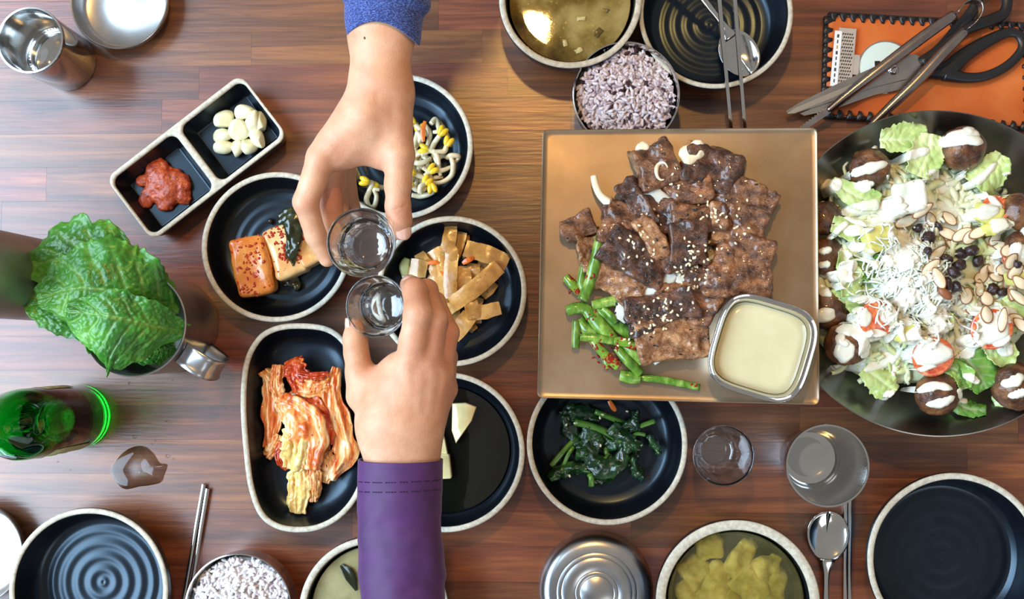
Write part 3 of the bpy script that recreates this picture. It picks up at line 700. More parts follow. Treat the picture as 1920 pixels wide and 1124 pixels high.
for k, (a, z0, z1) in enumerate([(-82, .088, .094), (-88, .082, .095), (-94, .084, .093), (-80, .066, .076), (-86, .058, .074), (-91, .064, .070), (-79, .044, .052), (-85, .040, .050), (-93, .036, .048), (-100, .06, .09)]):
    aa = math.radians(a); obj('brush_mark', *wrap(aa-.035, aa+.035+.03*(k % 3), z0, z1, br+0.0006, 5, 3), ink, lab)

# lettuce pitcher with a strap handle
z = 0.100; pr = 101/S(z); pc = P(250, 607, z); pc[2] = 0
pit = thing('steel_pitcher', 'steel mug with strap handle stuffed with lettuce leaves', 'mug', pc)
obj('wall', *lathe([(0, 0.002), (pr*.80, 0.002), (pr*.86, 0), (pr*.95, 0), (pr*.975, 0.003), (pr*.98, z*.5), (pr-0.0012, z-0.004), (pr, z-0.002), (pr+0.0004, z-0.0008), (pr-0.0006, z+0.0003), (pr-0.0018, z-0.0008), (pr-0.0022, z*.5), (pr*.93, 0.006), (0, 0.004)], pc, 96), 'steel_satin', pit, sharp=50)
ha = math.atan2(-0.55, 0.83); hd = np.array([math.cos(ha), math.sin(ha), 0])
hp = np.array([pc+hd*(pr-0.001)+[0, 0, .083], pc+hd*(pr+.012)+[0, 0, .086], pc+hd*(pr+.025)+[0, 0, .083], pc+hd*(pr+.030)+[0, 0, .070], pc+hd*(pr+.029)+[0, 0, .045], pc+hd*(pr+.022)+[0, 0, .026], pc+hd*(pr-0.002)+[0, 0, .020]])
G = spline(hp, 40); sd = np.array([-hd[1], hd[0], 0]); n2 = np.cross(unit(np.gradient(G, axis=0)), sd)
vv = np.linspace(-1, 1, 7)
GG = G[:, None, :]+sd*(0.0105*vv)[None, :, None]+n2[:, None, :]*(0.0022*(np.abs(vv)**3))[None, :, None]
obj('handle', *solid_grid(GG, 0.0014), 'steel_satin', pit)
# tall pitcher at the left edge, cut by the frame
wc = P(92, 528, 0); wr = 0.041
wp = thing('water_pitcher', 'tall dull grey steel water jug at the left edge behind the lettuce', 'jug', wc)
obj('jug_body', *lathe([(0, 0.002), (wr*.9, 0.002), (wr*.93, 0), (wr*.98, 0.001), (wr, 0.005), (wr, 0.15), (wr*.96, 0.168), (wr*.8, 0.182), (wr*.7, 0.19), (wr*.7, 0.205), (wr*.66, 0.205), (wr*.66, 0.19), (0, 0.19)], wc, 72), 'steel_jug', wp, sharp=50)
obj('jug_lid', *lathe([(wr*.72, 0.2055), (wr*.72, 0.213), (wr*.62, 0.218), (wr*.2, 0.220), (wr*.2, 0.228), (0, 0.230)], wc, 48), 'steel_jug', wp, sharp=50)

# ================================================================== cutlery
def chopstick(label, a, b, r0=0.0024, r1=0.0018, mat='steel', group=None):
    pth = spline([a, b], 16); o = obj('chopstick', *tube(pth, np.linspace(r0, r1, 16), 8, 0.8, shape=0.7), mat, sharp=50)
    tag(o, label, 'chopstick', group)
chopstick('upper left steel chopstick resting on the empty top bowl', P(1342, -70, .088), P(1376, 300, .030))
chopstick('upper right steel chopstick resting across the spoon in the top bowl', P(1372, -70, .088), P(1401, 300, .030))
chopstick('longer left chopstick of the pair beside the bottom left plate', P(383, 909, .0026), P(325, 1230, .0026))
chopstick('right chopstick of the pair beside the white rice bowl', P(390, 917, .0026), P(337, 1234, .0026))
chopstick('left steel chopstick under the lower right cup and spoon', P(1586, 880, .0026), P(1583, 1240, .0026))
chopstick('right steel chopstick beside the bottom right plate', P(1594, 880, .0026), P(1592, 1240, .0026))
def spoon(label, bowl_c, tip_dir, length, bw, bl, depth, handle, mat='steel'):
    """bowl_c centre of the rim plane, tip_dir unit vector from handle to tip in plan"""
    c = np.asarray(bowl_c); d = unit(np.append(np.asarray(tip_dir, float)[:2], 0)); s = np.array([-d[1], d[0], 0])
    nr, nt = 9, 40; G = np.zeros((nr, nt+1, 3))
    for i in range(nr):
        q = i/(nr-1)
        for j in range(nt+1):
            t = 2*math.pi*j/nt; G[i, j] = c+q*(bl*math.cos(t)*d*(1 if math.cos(t) > 0 else 1.12)+bw*math.sin(t)*s)+np.array([0, 0, -depth*(1-q*q)])
    t0 = thing('spoon', label, 'spoon', (c[0], c[1], c[2]-depth))
    obj('spoon_bowl', *solid_grid(G, 0.0008), mat, t0)
    hp = spline(handle, 24); w = interp([bw*0.42, 0.0034, 0.0032, 0.0036, 0.0046], 24)
    obj('spoon_handle', *tube(hp, w, 10, 0.30), mat, t0)
# spoon in the top bowl
sb = P(1387, 101, .0245)
spoon('shiny steel spoon lying in the empty top bowl', sb, (P(1400, 118, .02)-P(1368, 62, .02)), 0.2, 0.0190, 0.0235, 0.006,
      [P(1371, 71, .0250), P(1357, 47, .032), P(1322, 2, .050), P(1285, -48, .066), P(1240, -110, .082)])
sb = P(1553, 1003, .0072)
spoon('steel soup spoon lying at the bottom beside the egg soup', sb, (0.05, 1.0), 0.2, 0.0205, 0.0225, 0.006,
      [P(1551, 1049, .0070), P(1549, 1078, .0058), P(1548, 1140, .0050), P(1546, 1220, .0044), P(1545, 1290, .0040)])

# ================================================================== leather wallet mat, scissors, tongs
z = 0.006
lc = PP([(1553, 30, z), (1923, 50, z), (1930, 238, z), (1547, 214, z)])
ctr2 = lc.mean(0); ctr2[2] = 0
mat_t = thing('leather_case', 'orange leather case with black laced edges under the scissors', 'case', ctr2)
MT['leather'] = nmat('orange_leather', [(0.3, lin((186, 84, 30))), (0.55, lin((206, 102, 42))), (0.75, lin((214, 120, 58)))], 18, 5, bumps=(500, 0.15, 0.0004), specks=[(110, 0.76, lin((226, 150, 100)))], rough=0.42)
MT['lace'] = nmat('black_lacing', [(0.3, (0.008, 0.008, 0.009, 1)), (0.7, (0.02, 0.02, 0.024, 1))], 200, rough=0.35)
ol = rquad(lc, 0.006, 5); n = len(ol); V = []; 
for ins, zz in [(0.0012, 0.0), (0.0, 0.001), (0.0, 0.0046), (0.001, 0.0056), (0.006, 0.0058), (0.03, 0.0060)]:
    q = ol+unit(ctr2*[1, 1, 0]-ol*[1, 1, 0])*ins; q[:, 2] = zz; V.append(q)
m = len(V); V = np.vstack(V+[[[ctr2[0], ctr2[1], 0]], [[ctr2[0], ctr2[1], 0.0060]]]); Fs = []
for i in range(m-1): Fs += [(i*n+j, (i+1)*n+j, (i+1)*n+(j+1) % n, i*n+(j+1) % n) for j in range(n)]
Fs += [(m*n, j, (j+1) % n) for j in range(n)]+[(m*n+1, (m-1)*n+(j+1) % n, (m-1)*n+j) for j in range(n)]
obj('leather_cover', V, Fs, 'leather', mat_t)
edges = [(lc[0], lc[1], 20), (lc[1], lc[2], 9), (lc[2], lc[3], 20), (lc[3], lc[0], 10)]
for a, b, k in edges:
    d = unit(b-a); inn = np.array([d[1], -d[0], 0]); inn = inn if inn@(ctr2-a) > 0 else -inn
    q = [a-inn*0.0012+[0, 0, -0.003], b-inn*0.0012+[0, 0, -0.003]]
    obj('edge_cord', *tube(spline(q, 8), 0.0030, 8), 'lace', mat_t)
    step = np.linalg.norm(b-a)/k
    for i in range(k):
        p = a+d*step*(i+.5); p = p*[1, 1, 0]+[0, 0, 0.0066]
        # a slanted triangular stitch
        w = step*0.47
        tri = np.array([p-d*w-inn*0.0042, p+d*w-inn*0.0042, p+d*w*.45+inn*0.0052, p-d*w*.15+inn*0.0046])
        lowz = tri.copy(); lowz[:, 2] = 0.0052; tp = tri*0.75+tri.mean(0)*0.25; tp[:, 2] = 0.0082
        obj('lace_stitch', np.vstack([lowz, tri, tp]), [(0, 1, 5, 4), (1, 2, 6, 5), (2, 3, 7, 6), (3, 0, 4, 7), (4, 5, 9, 8), (5, 6, 10, 9), (6, 7, 11, 10), (7, 4, 8, 11), (8, 9, 10, 11)], 'lace', mat_t)
# round white disc set in the leather
dc = P(1659, 127, .007); dr = 50/S(.007)
disc = thing('round_mirror', 'round pale white disc lying on the orange leather', 'disc', (dc[0], dc[1], 0.0062))
obj('disc_face', *lathe([(0, 0.0062), (dr*.98, 0.0062), (dr*.98, 0.0080), (dr*.94, 0.0084), (0, 0.0084)], (dc[0], dc[1], 0), 72), flat('pale_mint_white', lin((214, 228, 218)), rough=0.12), disc, sharp=40)
obj('disc_edge', *lathe([(dr*.975, 0.0062), (dr, 0.0064), (dr, 0.0086), (dr*.955, 0.0088), (dr*.945, 0.0082)], (dc[0], dc[1], 0), 72), 'steel', disc, sharp=40)
q = P(1645, 119, .0085); obj('black_square', *box((-0.0026, -0.0024, 0), (0.0026, 0.0024, 0.0004), c=q), flat('black_print', (0.01, 0.01, 0.01, 1), rough=0.4), disc, smooth=False)
# perforated clasp with a paper sticker
ca = P(1588, 55, .0065); cb = P(1578, 165, .0065); cd = unit(cb-ca); cs_ = np.array([-cd[1], cd[0], 0]); cl = np.linalg.norm(cb-ca)
Rc = np.column_stack([cs_, cd, [0, 0, 1]])
clasp = thing('metal_clasp', 'silver perforated clasp with paper sticker on the orange leather', 'clasp', (ca+cb)/2)
hw = 0.0085
obj('clasp_plate', *box((-hw, -cl/2, 0), (hw, cl/2, 0.0035), Rc, (ca+cb)/2), nmat('steel_clasp', [(0.3, (0.62, 0.58, 0.54, 1)), (0.7, (0.76, 0.72, 0.68, 1))], 60, metal=0.7, rough=0.35), clasp, smooth=False)
obj('clasp_tab', *box((hw if cs_[0] > 0 else -hw-.006, -0.010, 0), (hw+.006 if cs_[0] > 0 else -hw, 0.010, 0.003), Rc, (ca+cb)/2+cd*0.006), bpy.data.materials['steel_clasp'], clasp, smooth=False)
holes = []
for i in range(15):
    for j in range(5):
        px_ = -0.0040+j*0.0022+(i % 2)*0.0011; py_ = -cl/2+0.006+i*(cl-.012)/14
        v, f = box((-.00055, -.0009, 0), (.00055, .0009, .0002), rotz(.6)@np.eye(3), (0, 0, 0)); sgn = 1 if cs_[0] > 0 else -1
        v = (v+np.array([sgn*px_, py_, 0.0036]))@Rc.T+(ca+cb)/2; holes.append((v, f))
o = obj('perforation', *join(holes), flat('hole_dark', (0.02, 0.015, 0.012, 1), rough=0.5), clasp, smooth=False); o['kind'] = 'stuff'
sgn = 1 if cs_[0] > 0 else -1
stk = obj('paper_sticker', *box((min(-sgn*.0125, -sgn*.0055), -cl*.44, 0), (max(-sgn*.0125, -sgn*.0055), cl*.5, 0.0004), Rc, (ca+cb)/2+[0, 0, .0036]), flat('white_sticker', (0.85, 0.86, 0.86, 1), rough=0.4), clasp, smooth=False)
for k in range(9):
    yy = -cl*.38+k*cl*.095; w = 0.0006 if k % 3 else 0.0010
    obj('print_mark', *box((-sgn*.009-w, yy, 0), (-sgn*.009+w, yy+.0034, .0001), Rc, (ca+cb)/2+[0, 0, .00405]), flat('ink_%d' % k, lin((200, 140, 30)) if k == 2 else (0.05, 0.05, 0.06, 1), rough=0.5), stk, smooth=False)

# scissors
def blade(pts, z0, z1, tk=0.0016, zs=None):
    pts = np.asarray(pts, float); zz = np.linspace(z0, z1, len(pts)) if zs is None else np.array(zs)
    A = np.array([P(x, y, q) for (x, y), q in zip(pts, zz)]); return A
def prism(top, tk, bev=0.0):
    n = len(top); B = top.copy(); B[:, 2] -= tk; c = top.mean(0)
    return np.vstack([top, B]), [tuple(range(n)), tuple(range(2*n-1, n-1, -1))]+[(i, n+i, n+(i+1) % n, (i+1) % n) for i in range(n)]
sz = 0.014
sci = thing('kitchen_scissors', 'large scissors with black loop handles on the orange leather', 'scissors', P(1675, 130, 0.008))
MT['blade'] = nmat('brushed_blade', [(0.3, (0.46, 0.44, 0.42, 1)), (0.7, (0.60, 0.57, 0.54, 1))], 50, metal=1.0, rough=0.22, stretch=(1, 1, 1))
MT['black_plastic'] = flat('black_plastic', (0.014, 0.014, 0.016, 1), rough=0.36)
b1 = blade([(1474, 208), (1477, 214), (1490, 213), (1560, 190), (1640, 163), (1700, 148), (1722, 128), (1735, 112), (1716, 102), (1690, 104), (1640, 125), (1560, 162), (1500, 192)], sz, sz)
obj('blade', *prism(b1, 0.0018), 'blade', sci, smooth=False)
e1 = blade([(1476, 213), (1490, 212), (1560, 184), (1632, 150), (1630, 145), (1560, 173), (1490, 203)], sz+.0004, sz+.0004)
obj('ground_edge', *prism(e1, 0.0005), flat('bright_edge', (0.85, 0.78, 0.68, 1), metal=1.0, rough=0.22), [q for q in sci.children if q.name.startswith('blade')][0], smooth=False)
b2 = blade([(1500, 213), (1508, 217), (1560, 206), (1640, 178), (1700, 165), (1735, 148), (1778, 138), (1768, 120), (1735, 112), (1690, 118), (1650, 140), (1580, 178)], sz-.0022, sz-.0022)
obj('blade', *prism(b2, 0.0018), 'blade', sci, smooth=False)
pv = P(1675, 131, sz); obj('pivot_screw', *lathe([(0.0052, 0), (0.0052, .0012), (0.0042, .0026), (0.002, .0033), (0, .0035)], pv, 32), 'steel', sci)
hA = PP([(1728, 118, sz), (1760, 96, sz), (1790, 62, sz), (1822, 22, sz), (1842, -15, sz), (1870, -30, sz), (1888, -8, sz), (1884, 22, sz), (1862, 36, sz), (1822, 50, sz), (1790, 66, sz)])
obj('handle_loop', *tube(spline(hA, 70), interp([.006, .0065, .0062, .0055, .005, .005, .005, .0055, .006, .006, .004], 70), 12, 0.7), 'black_plastic', sci)
hB = PP([(1738, 136, sz), (1775, 132, sz), (1808, 104, sz), (1850, 78, sz), (1890, 61, sz), (1912, 68, sz), (1916, 92, sz), (1890, 122, sz), (1850, 142, sz), (1810, 146, sz), (1770, 138, sz)])
obj('handle_loop', *tube(spline(hB, 80), interp([.006, .009, .0075, .0062, .005, .0046, .0045, .0046, .0048, .0055, .008], 80), 12, 0.7), 'black_plastic', sci)
# tongs
MT['tong'] = nmat('dark_tong_steel', [(0.3, (0.30, 0.26, 0.25, 1)), (0.7, (0.44, 0.40, 0.38, 1))], 60, metal=1.0, rough=0.24)
tg = thing('steel_tongs', 'long steel tongs lying open over the black scissors', 'tongs', P(1680, 110, 0.02))
def arm(pts, name='arm', w=(0.0045, 0.0052, 0.005, 0.0042, 0.003)):
    c = spline(PP(pts), 40); T = unit(np.gradient(c, axis=0)); sd = unit(np.cross([0, 0, 1.0], T)); nn = np.cross(T, sd); v = np.linspace(-1, 1, 9)
    ww = interp(w, 40)
    G = c[:, None, :]+sd[:, None, :]*(ww[:, None]*v)[..., None]+nn[:, None, :]*(-0.0028*np.abs(v)**2.5)[None, :, None]
    obj(name, *solid_grid(G, 0.001), 'tong', tg)
arm([(1792, 26, .040), (1740, 62, .040), (1660, 122, .036), (1596, 172, .030), (1552, 208, .024)])
arm([(1812, 56, .036), (1772, 96, .036), (1722, 150, .033), (1672, 198, .028), (1628, 240, .022)])
loop = spline(PP([(1792, 26, .040), (1806, 8, .041), (1822, 2, .041), (1836, 8, .041), (1838, 24, .040), (1828, 42, .038), (1812, 56, .036)]), 40)
T = unit(np.gradient(loop, axis=0)); G = loop[:, None, :]+np.array([0, 0, 1.0])*(np.linspace(-.0065, .0065, 5))[None, :, None]
obj('spring_bend', *solid_grid(G, 0.0009), 'tong', tg)
# serrated tip
a, b = P(1554, 206, .024), P(1500, 246, .014); d = unit(b-a); sd = unit(np.cross([0, 0, 1.0], d)); nt_ = 10; Lt = np.linalg.norm(b-a)
top = [a+sd*.0034]+[a+d*Lt*k/(2*nt_)-sd*(0.0026 if k % 2 else 0.0040) for k in range(2*nt_+1)]+[b+sd*.0022]
obj('serrated_tip', *prism(np.array(top), 0.0012), 'tong', tg, smooth=False)

# ================================================================== water on the table
ol = [(207, 885), (216, 866), (232, 848), (252, 838), (272, 838), (288, 850), (300, 868), (314, 872), (308, 892), (302, 905), (280, 911), (262, 913), (236, 918), (220, 908)]
op = PP([(x, y, 0) for x, y in ol]); c = op.mean(0)
pud = obj('water_puddle', *shell(op, [(0.0, 0.0001), (0.0003, 0.0005), (0.001, 0.0010), (0.0018, 0.0013), (1.15, 0.0017), (1.4, 0.0019)], c, 90), 'puddle'); tag(pud, 'spilled clear water puddle beside the green bottle', 'puddle')
for k, (x, y, r) in enumerate([(243, 719, 3.5), (252, 820, 4), (314, 856, 4), (326, 862, 2.5), (109, 867, 2), (132, 882, 2), (324, 713, 2), (349, 742, 2.2), (312, 791, 1.8), (292, 827, 2), (258, 750, 4), (285, 834, 2), (178, 871, 1.6), (425, 766, 1.8)]):
    o = obj('water_drop', *ball(P(x, y, 0.0001), (r/1867, r/1867*.8, r/1867*.5), n=8), 'water'); tag(o, 'tiny clear water drop on the table near the puddle', 'drop', 'water drops around the puddle')
# ================================================================== hands
def skin_mat():
    m, nt, b = new_mat('skin')
    v = coords(nt)
    f = noise(nt, v, 34, 4); c = ramp(nt, f, [(0.3, lin((196, 142, 108))), (0.55, lin((214, 164, 130))), (0.75, lin((226, 182, 150)))])
    f2 = noise(nt, v, 9, 2); c = mixc(nt, ramp(nt, f2, [(0.45, (0, 0, 0, 1)), (0.75, (0.45, 0.45, 0.45, 1))]), c, lin((192, 122, 92)))
    a = nt.nodes.new('ShaderNodeAttribute'); a.attribute_name = 'red'; c = mixc(nt, a.outputs['Fac'], c, lin((196, 112, 88)))
    L(nt, c, b.inputs['Base Color'])
    h1 = noise(nt, v, 900, 3); h2 = noise(nt, v, 160, 3)
    ad = nt.nodes.new('ShaderNodeMath'); ad.operation = 'ADD'; L(nt, h1, ad.inputs[0]); L(nt, h2, ad.inputs[1])
    bump(nt, b, ad.outputs[0], 0.35, 0.0007)
    setin(b, rough=0.48, spec=0.4, sss=0.12, sss_scale=0.006); b.inputs['Subsurface Radius'].default_value = (1.0, 0.35, 0.2)
    return m
MT['skin'] = skin_mat()
MT['nail'] = flat('nail', lin((232, 184, 166)), rough=0.22, spec=0.6, sss=0.1, sss_scale=0.003)

def build_hand(label, prims, creases, reds, h=0.00125, k=0.006):
    """prims: (a, b, ra, rb, flat normal, squash, blend)  all in world metres"""
    pts = np.array([p for q in prims for p in (q[0], q[1])]); rr = max(max(q[2], q[3]) for q in prims)
    X, lo = grid(pts.min(0)-rr, pts.max(0)+rr, h)
    d = np.full(X.shape[:3], 0.03); nmax = np.array(d.shape)
    def region(a, b, pad):
        l = np.minimum(a, b)-pad; u = np.maximum(a, b)+pad
        i0 = np.clip(((l-lo)/h).astype(int), 0, nmax); i1 = np.clip(((u-lo)/h).astype(int)+2, 0, nmax)
        return tuple(slice(p_, q_) for p_, q_ in zip(i0, i1))
    for a, b, ra, rb, n, sq, bl in prims:
        sl = region(np.asarray(a), np.asarray(b), max(ra, rb)+bl+0.003)
        d[sl] = smin(d[sl], cone(X[sl], a, b, ra, rb, n, sq), bl)
    for a, b, dep, wid in creases:       # thin grooves
        sl = region(np.asarray(a), np.asarray(b), wid*5)
        e = cone(X[sl], a, b, wid, wid); d[sl] += dep*np.exp(-np.maximum(e, 0)**2/(wid*1.2)**2)
    V, Q = surfnets(d, lo, h)
    V = V+0.0003*fbm(V*60, 3, 2)[:, None]*unit(V-V.mean(0))
    red = np.zeros(len(V))
    for p, r, s in reds: red = np.maximum(red, s*np.exp(-((V-np.asarray(p))**2).sum(1)/r**2))
    o = obj('person', V, Q, 'skin', attrs={'red': red}); tag(o, label, 'person')
    return o, V
Z = (0, 0, 1)
def chain(pts, rads, bl=0.005, n=None, sq=1.0):
    return [(pts[i], pts[i+1], rads[i], rads[i+1], n, sq, bl) for i in range(len(pts)-1)]
# ---- upper hand (right hand of the person at the top), glass between thumb and fingers
p = P
pr = []
pr += [(p(722, -60, .205), p(715, 60, .200), 0.0285, 0.0262, Z, 1.25, .008), (p(715, 60, .200), p(713, 165, .196), 0.0262, 0.0242, Z, 1.30, .010)]
pr += [(p(713, 165, .196), p(690, 235, .192), 0.0240, 0.0235, Z, 1.25, .012)]
pr += [(p(690, 225, .192), p(640, 275, .186), 0.0240, 0.0195, None, 1.0, .012)]
pr += [(p(740, 185, .190), p(748, 285, .188), 0.0130, 0.0130, None, 1.0, .014)]           # thumb metacarpal
pr += [(p(668, 262, .186), p(716, 286, .184), 0.0150, 0.0140, None, 1.0, .014)]           # first web
i_m, i_p, i_d, i_t = p(603, 296, .192), p(573, 379, .186), p(592, 442, .172), p(613, 486, .162)
pr += chain([p(668, 225, .192), i_m], [0.0150, 0.0125], 0.010)
pr += chain([i_m, i_p, i_d, i_t], [0.0122, 0.0104, 0.0088, 0.0070], 0.0035)
m_m, m_p, m_d, m_t = p(614, 300, .172), p(618, 382, .157), p(630, 440, .148), p(640, 474, .142)
pr += chain([p(680, 235, .180), m_m], [0.0150, 0.0125], 0.010)
pr += chain([m_m, m_p, m_d, m_t], [0.0120, 0.0104, 0.0088, 0.0070], 0.003)
r_m, r_p, r_t = p(626, 296, .154), p(630, 376, .138), p(648, 446, .126)
pr += chain([p(690, 240, .172), r_m], [0.0150, 0.0120], 0.010); pr += chain([r_m, r_p, r_t], [0.0114, 0.0100, 0.0072], 0.003)
k_m, k_p, k_t = p(646, 290, .140), p(650, 356, .124), p(668, 412, .114)
pr += chain([p(700, 236, .166), k_m], [0.0140, 0.0110], 0.010); pr += chain([k_m, k_p, k_t], [0.0100, 0.0088, 0.0066], 0.003)
t_m, t_i, t_t = p(748, 298, .188), p(746, 388, .182), p(751, 433, .174)
pr += chain([t_m, p(746, 345, .186), t_i, p(749, 412, .178), t_t], [0.0128, 0.0108, 0.0100, 0.0098, 0.0080], 0.005)
cr = [(p(733, 397, .193), p(764, 384, .190), 0.0007, 0.0006), (p(735, 403, .193), p(766, 393, .190), 0.0004, 0.0005),
      (p(566, 397, .196), p(600, 399, .196), 0.0009, 0.0007), (p(571, 403, .195), p(598, 405, .195), 0.0005, 0.0006),
      (p(664, 172, .210), p(712, 176, .216), 0.0003, 0.0007), (p(705, 258, .212), p(748, 226, .208), 0.0005, 0.0009),
      (p(640, 262, .212), p(604, 300, .206), 0.0003, 0.0008),
      (p(700, 262, .212), p(688, 318, .203), 0.0028, 0.0070), (p(722, 190, .214), p(728, 250, .212), 0.0010, 0.005), (p(656, 262, .214), p(630, 300, .204), 0.0010, 0.0035)]
cr += [(p(668+6*q, 176+5*q, .212), p(708+5*q, 179+5*q, .216), 0.00022, 0.0005) for q in range(4)]+[(p(622+4*q, 262+9*q, .210), p(604+5*q, 278+9*q, .206), 0.00025, 0.0005) for q in range(5)]
rd = [(i_p, .012, .5), (t_i, .012, .55), (t_t, .012, .35), (p(700, 165, .21), .018, .25), (p(640, 290, .2), .02, .25), (p(690, 310, .195), .016, .4), (p(625, 370, .165), .02, .6)]
handU, VU = build_hand('right hand and wrist in a rolled blue sleeve lowering a shot glass', pr, cr, rd)
def nail(parent, c, along, normal, w, l):
    along = unit(np.asarray(along, float)); normal = np.asarray(normal, float); normal = unit(normal-(normal@along)*along); s = np.cross(normal, along)
    u = np.linspace(-1, 1, 11); v = np.linspace(-1, 1, 9); G = np.zeros((11, 9, 3))
    for i, a in enumerate(u):
        for j, b in enumerate(v):
            ww = w*(1-0.22*max(0, a)**3-0.30*max(0, -a)**3)
            G[i, j] = np.asarray(c)+along*(l*a*(1-0.20*b*b))+s*(ww*b)-normal*(0.42*w*b*b+0.10*l*a*a)
    obj('fingernail', *solid_grid(G, 0.0006, np.broadcast_to(normal, G.shape)), 'nail', parent)
nail(handU, p(754, 436, .174)+np.array([.0034, -.0008, .0078]), t_t-t_i+np.array([0, 0, -.001]), (0.42, -0.1, 1), 0.0066, 0.0072)
nail(handU, i_t+np.array([-.0058, .0024, .0040]), i_t-i_d, (-0.9, 0.35, 0.55), 0.0050, 0.0058)
# ---- lower hand (right hand of the person at the bottom)
pr = []
pr += [(p(754, 960, .150), p(754, 862, .150), 0.0270, 0.0296, Z, 1.35, .006), (p(754, 862, .150), p(752, 800, .152), 0.0304, 0.0335, Z, 1.35, .012)]
pr += [(p(716, 800, .148), p(694, 735, .140), 0.0190, 0.0150, None, 1, .016)]
pr += [(p(752, 800, .152), p(765, 725, .154), 0.0330, 0.0300, Z, 1.35, .014)]
I_m, I_p, I_d, I_t = p(768, 690, .164), p(784, 588, .176), p(778, 545, .160), p(768, 534, .146)
pr += chain([p(752, 780, .156), I_m], [0.0165, 0.0140], 0.012); pr += chain([I_m, p(776, 640, .171), I_p, I_d, I_t], [0.0136, 0.0122, 0.0120, 0.0104, 0.0085], 0.0040)
M_m, M_p, M_d = p(800, 688, .160), p(814, 596, .164), p(800, 545, .138)
pr += chain([p(768, 780, .154), M_m], [0.0165, 0.0140], 0.012); pr += chain([M_m, M_p, M_d, p(776, 540, .122)], [0.0132, 0.0112, 0.0098, 0.0080], 0.0032)
R_m, R_p, R_d = p(822, 700, .150), p(838, 624, .146), p(816, 568, .120)
pr += chain([p(780, 790, .150), R_m], [0.0165, 0.0134], 0.012); pr += chain([R_m, R_p, R_d, p(786, 560, .106)], [0.0122, 0.0104, 0.0092, 0.0076], 0.0032)
K_m, K_p = p(832, 730, .136), p(838, 670, .124)
pr += chain([p(790, 800, .144), K_m], [0.0150, 0.0120], 0.012); pr += chain([K_m, K_p, p(812, 620, .104)], [0.0105, 0.0090, 0.0072], 0.0032)
T_m, T_i, T_t = p(680, 742, .140), p(668, 662, .140), p(664, 614, .134)
pr += chain([T_m, p(675, 700, .141), T_i, p(666, 636, .137), T_t], [0.0150, 0.0118, 0.0100, 0.0098, 0.0078], 0.006)
pr += [(p(700, 728, .140), p(748, 700, .150), 0.0120, 0.0135, None, 1, .012)]
cr = [(p(783, 584, .190), p(808, 586, .188), 0.0007, 0.0006), (p(780, 579, .190), p(806, 579, .188), 0.0004, 0.0005), (p(782, 592, .190), p(806, 594, .188), 0.0004, 0.0005), (p(818, 590, .176), p(834, 596, .172), 0.0005, 0.0006),
      (p(758, 664, .186), p(790, 676, .184), 0.0004, 0.0006), (p(752, 680, .186), p(788, 690, .184), 0.0003, 0.0006), (p(762, 652, .188), p(794, 660, .186), 0.0003, 0.0005),
      (p(700, 690, .155), p(728, 656, .165), 0.0003, 0.0008),
      (p(786, 770, .178), p(788, 700, .178), 0.0011, 0.0040), (p(812, 770, .172), p(814, 705, .170), 0.0010, 0.0040), (p(748, 760, .178), p(742, 710, .172), 0.0012, 0.0055)]
cr += [(p(764+2*q, 640+9*q, .188), p(798-1*q, 652+9*q, .184), 0.00026, 0.0005) for q in range(6)]
rd = [(I_p, .013, .35), (p(800, 650, .17), .02, .35), (p(838, 650, .155), .03, .45), (T_t, .012, .2), (p(830, 740, .15), .03, .4), (p(704, 690, .15), .012, .5), (I_d, .012, .35)]
handL, VL = build_hand('right hand in a purple sleeve raising a shot glass from below', pr, cr, rd)
nail(handL, T_t+np.array([-.0070, .0008, .0038]), T_t-T_i, (-1, 0, 0.42), 0.0056, 0.0072)
nail(handL, I_t+np.array([-.0010, .0076, .0048]), np.array([-.3, .25, -1.0]), (-0.2, 1.0, 0.5), 0.0056, 0.0062)
# small mole on the upper wrist
obj('mole', *ball(p(684, 71, .2195), (.0011, .0013, .0006), n=6), flat('mole_brown', lin((96, 60, 48)), rough=0.6), handU)

# ---- sleeves
def sleeve(parent, name, path, wid, thk, mat, wr=0.0012, freq=22, seed=0, n=70, seg=96, edge=None):
    c = spline(PP(path), n); a = interp(wid, n); b = interp(thk, n); T = unit(np.gradient(c, axis=0)); up = np.array([0, 0, 1.0])
    Sd = unit(np.cross(up, T)); N = np.cross(T, Sd); th = np.linspace(0, 2*math.pi, seg, endpoint=False)
    G = c[:, None, :]+Sd[:, None, :]*(a[:, None]*np.cos(th))[..., None]+N[:, None, :]*(b[:, None]*np.sin(th))[..., None]
    if edge is not None: G[:, :, :] += (T[:, None, :]*(edge(th)[None, :]*np.exp(-np.linalg.norm(c-c[0], axis=1)/0.025)[:, None])[..., None])
    out = unit(G-c[:, None, :]); s = np.minimum(1, np.linalg.norm(c-c[0], axis=1)/0.05)[:, None]
    G = G+out*((wr*fbm(G*freq*np.array([1, 1.6, 1]), seed, 3)*s))[..., None]
    inner = G[:8]-out[:8]*0.0016
    rings = np.concatenate([inner[::-1], G], 0); m = len(rings); V = rings.reshape(-1, 3)
    Fs = [(i*seg+j, i*seg+(j+1) % seg, (i+1)*seg+(j+1) % seg, (i+1)*seg+j) for i in range(m-1) for j in range(seg)]+[tuple((m-1)*seg+j for j in range(seg))]
    o = obj(name, V, Fs, mat, parent); return o, G
MT['purple'] = nmat('purple_jersey', [(0.3, lin((60, 18, 76))), (0.7, lin((78, 28, 94)))], 60, bumps=(1400, 0.12, 0.0003), rough=0.62, sheen=0.15)
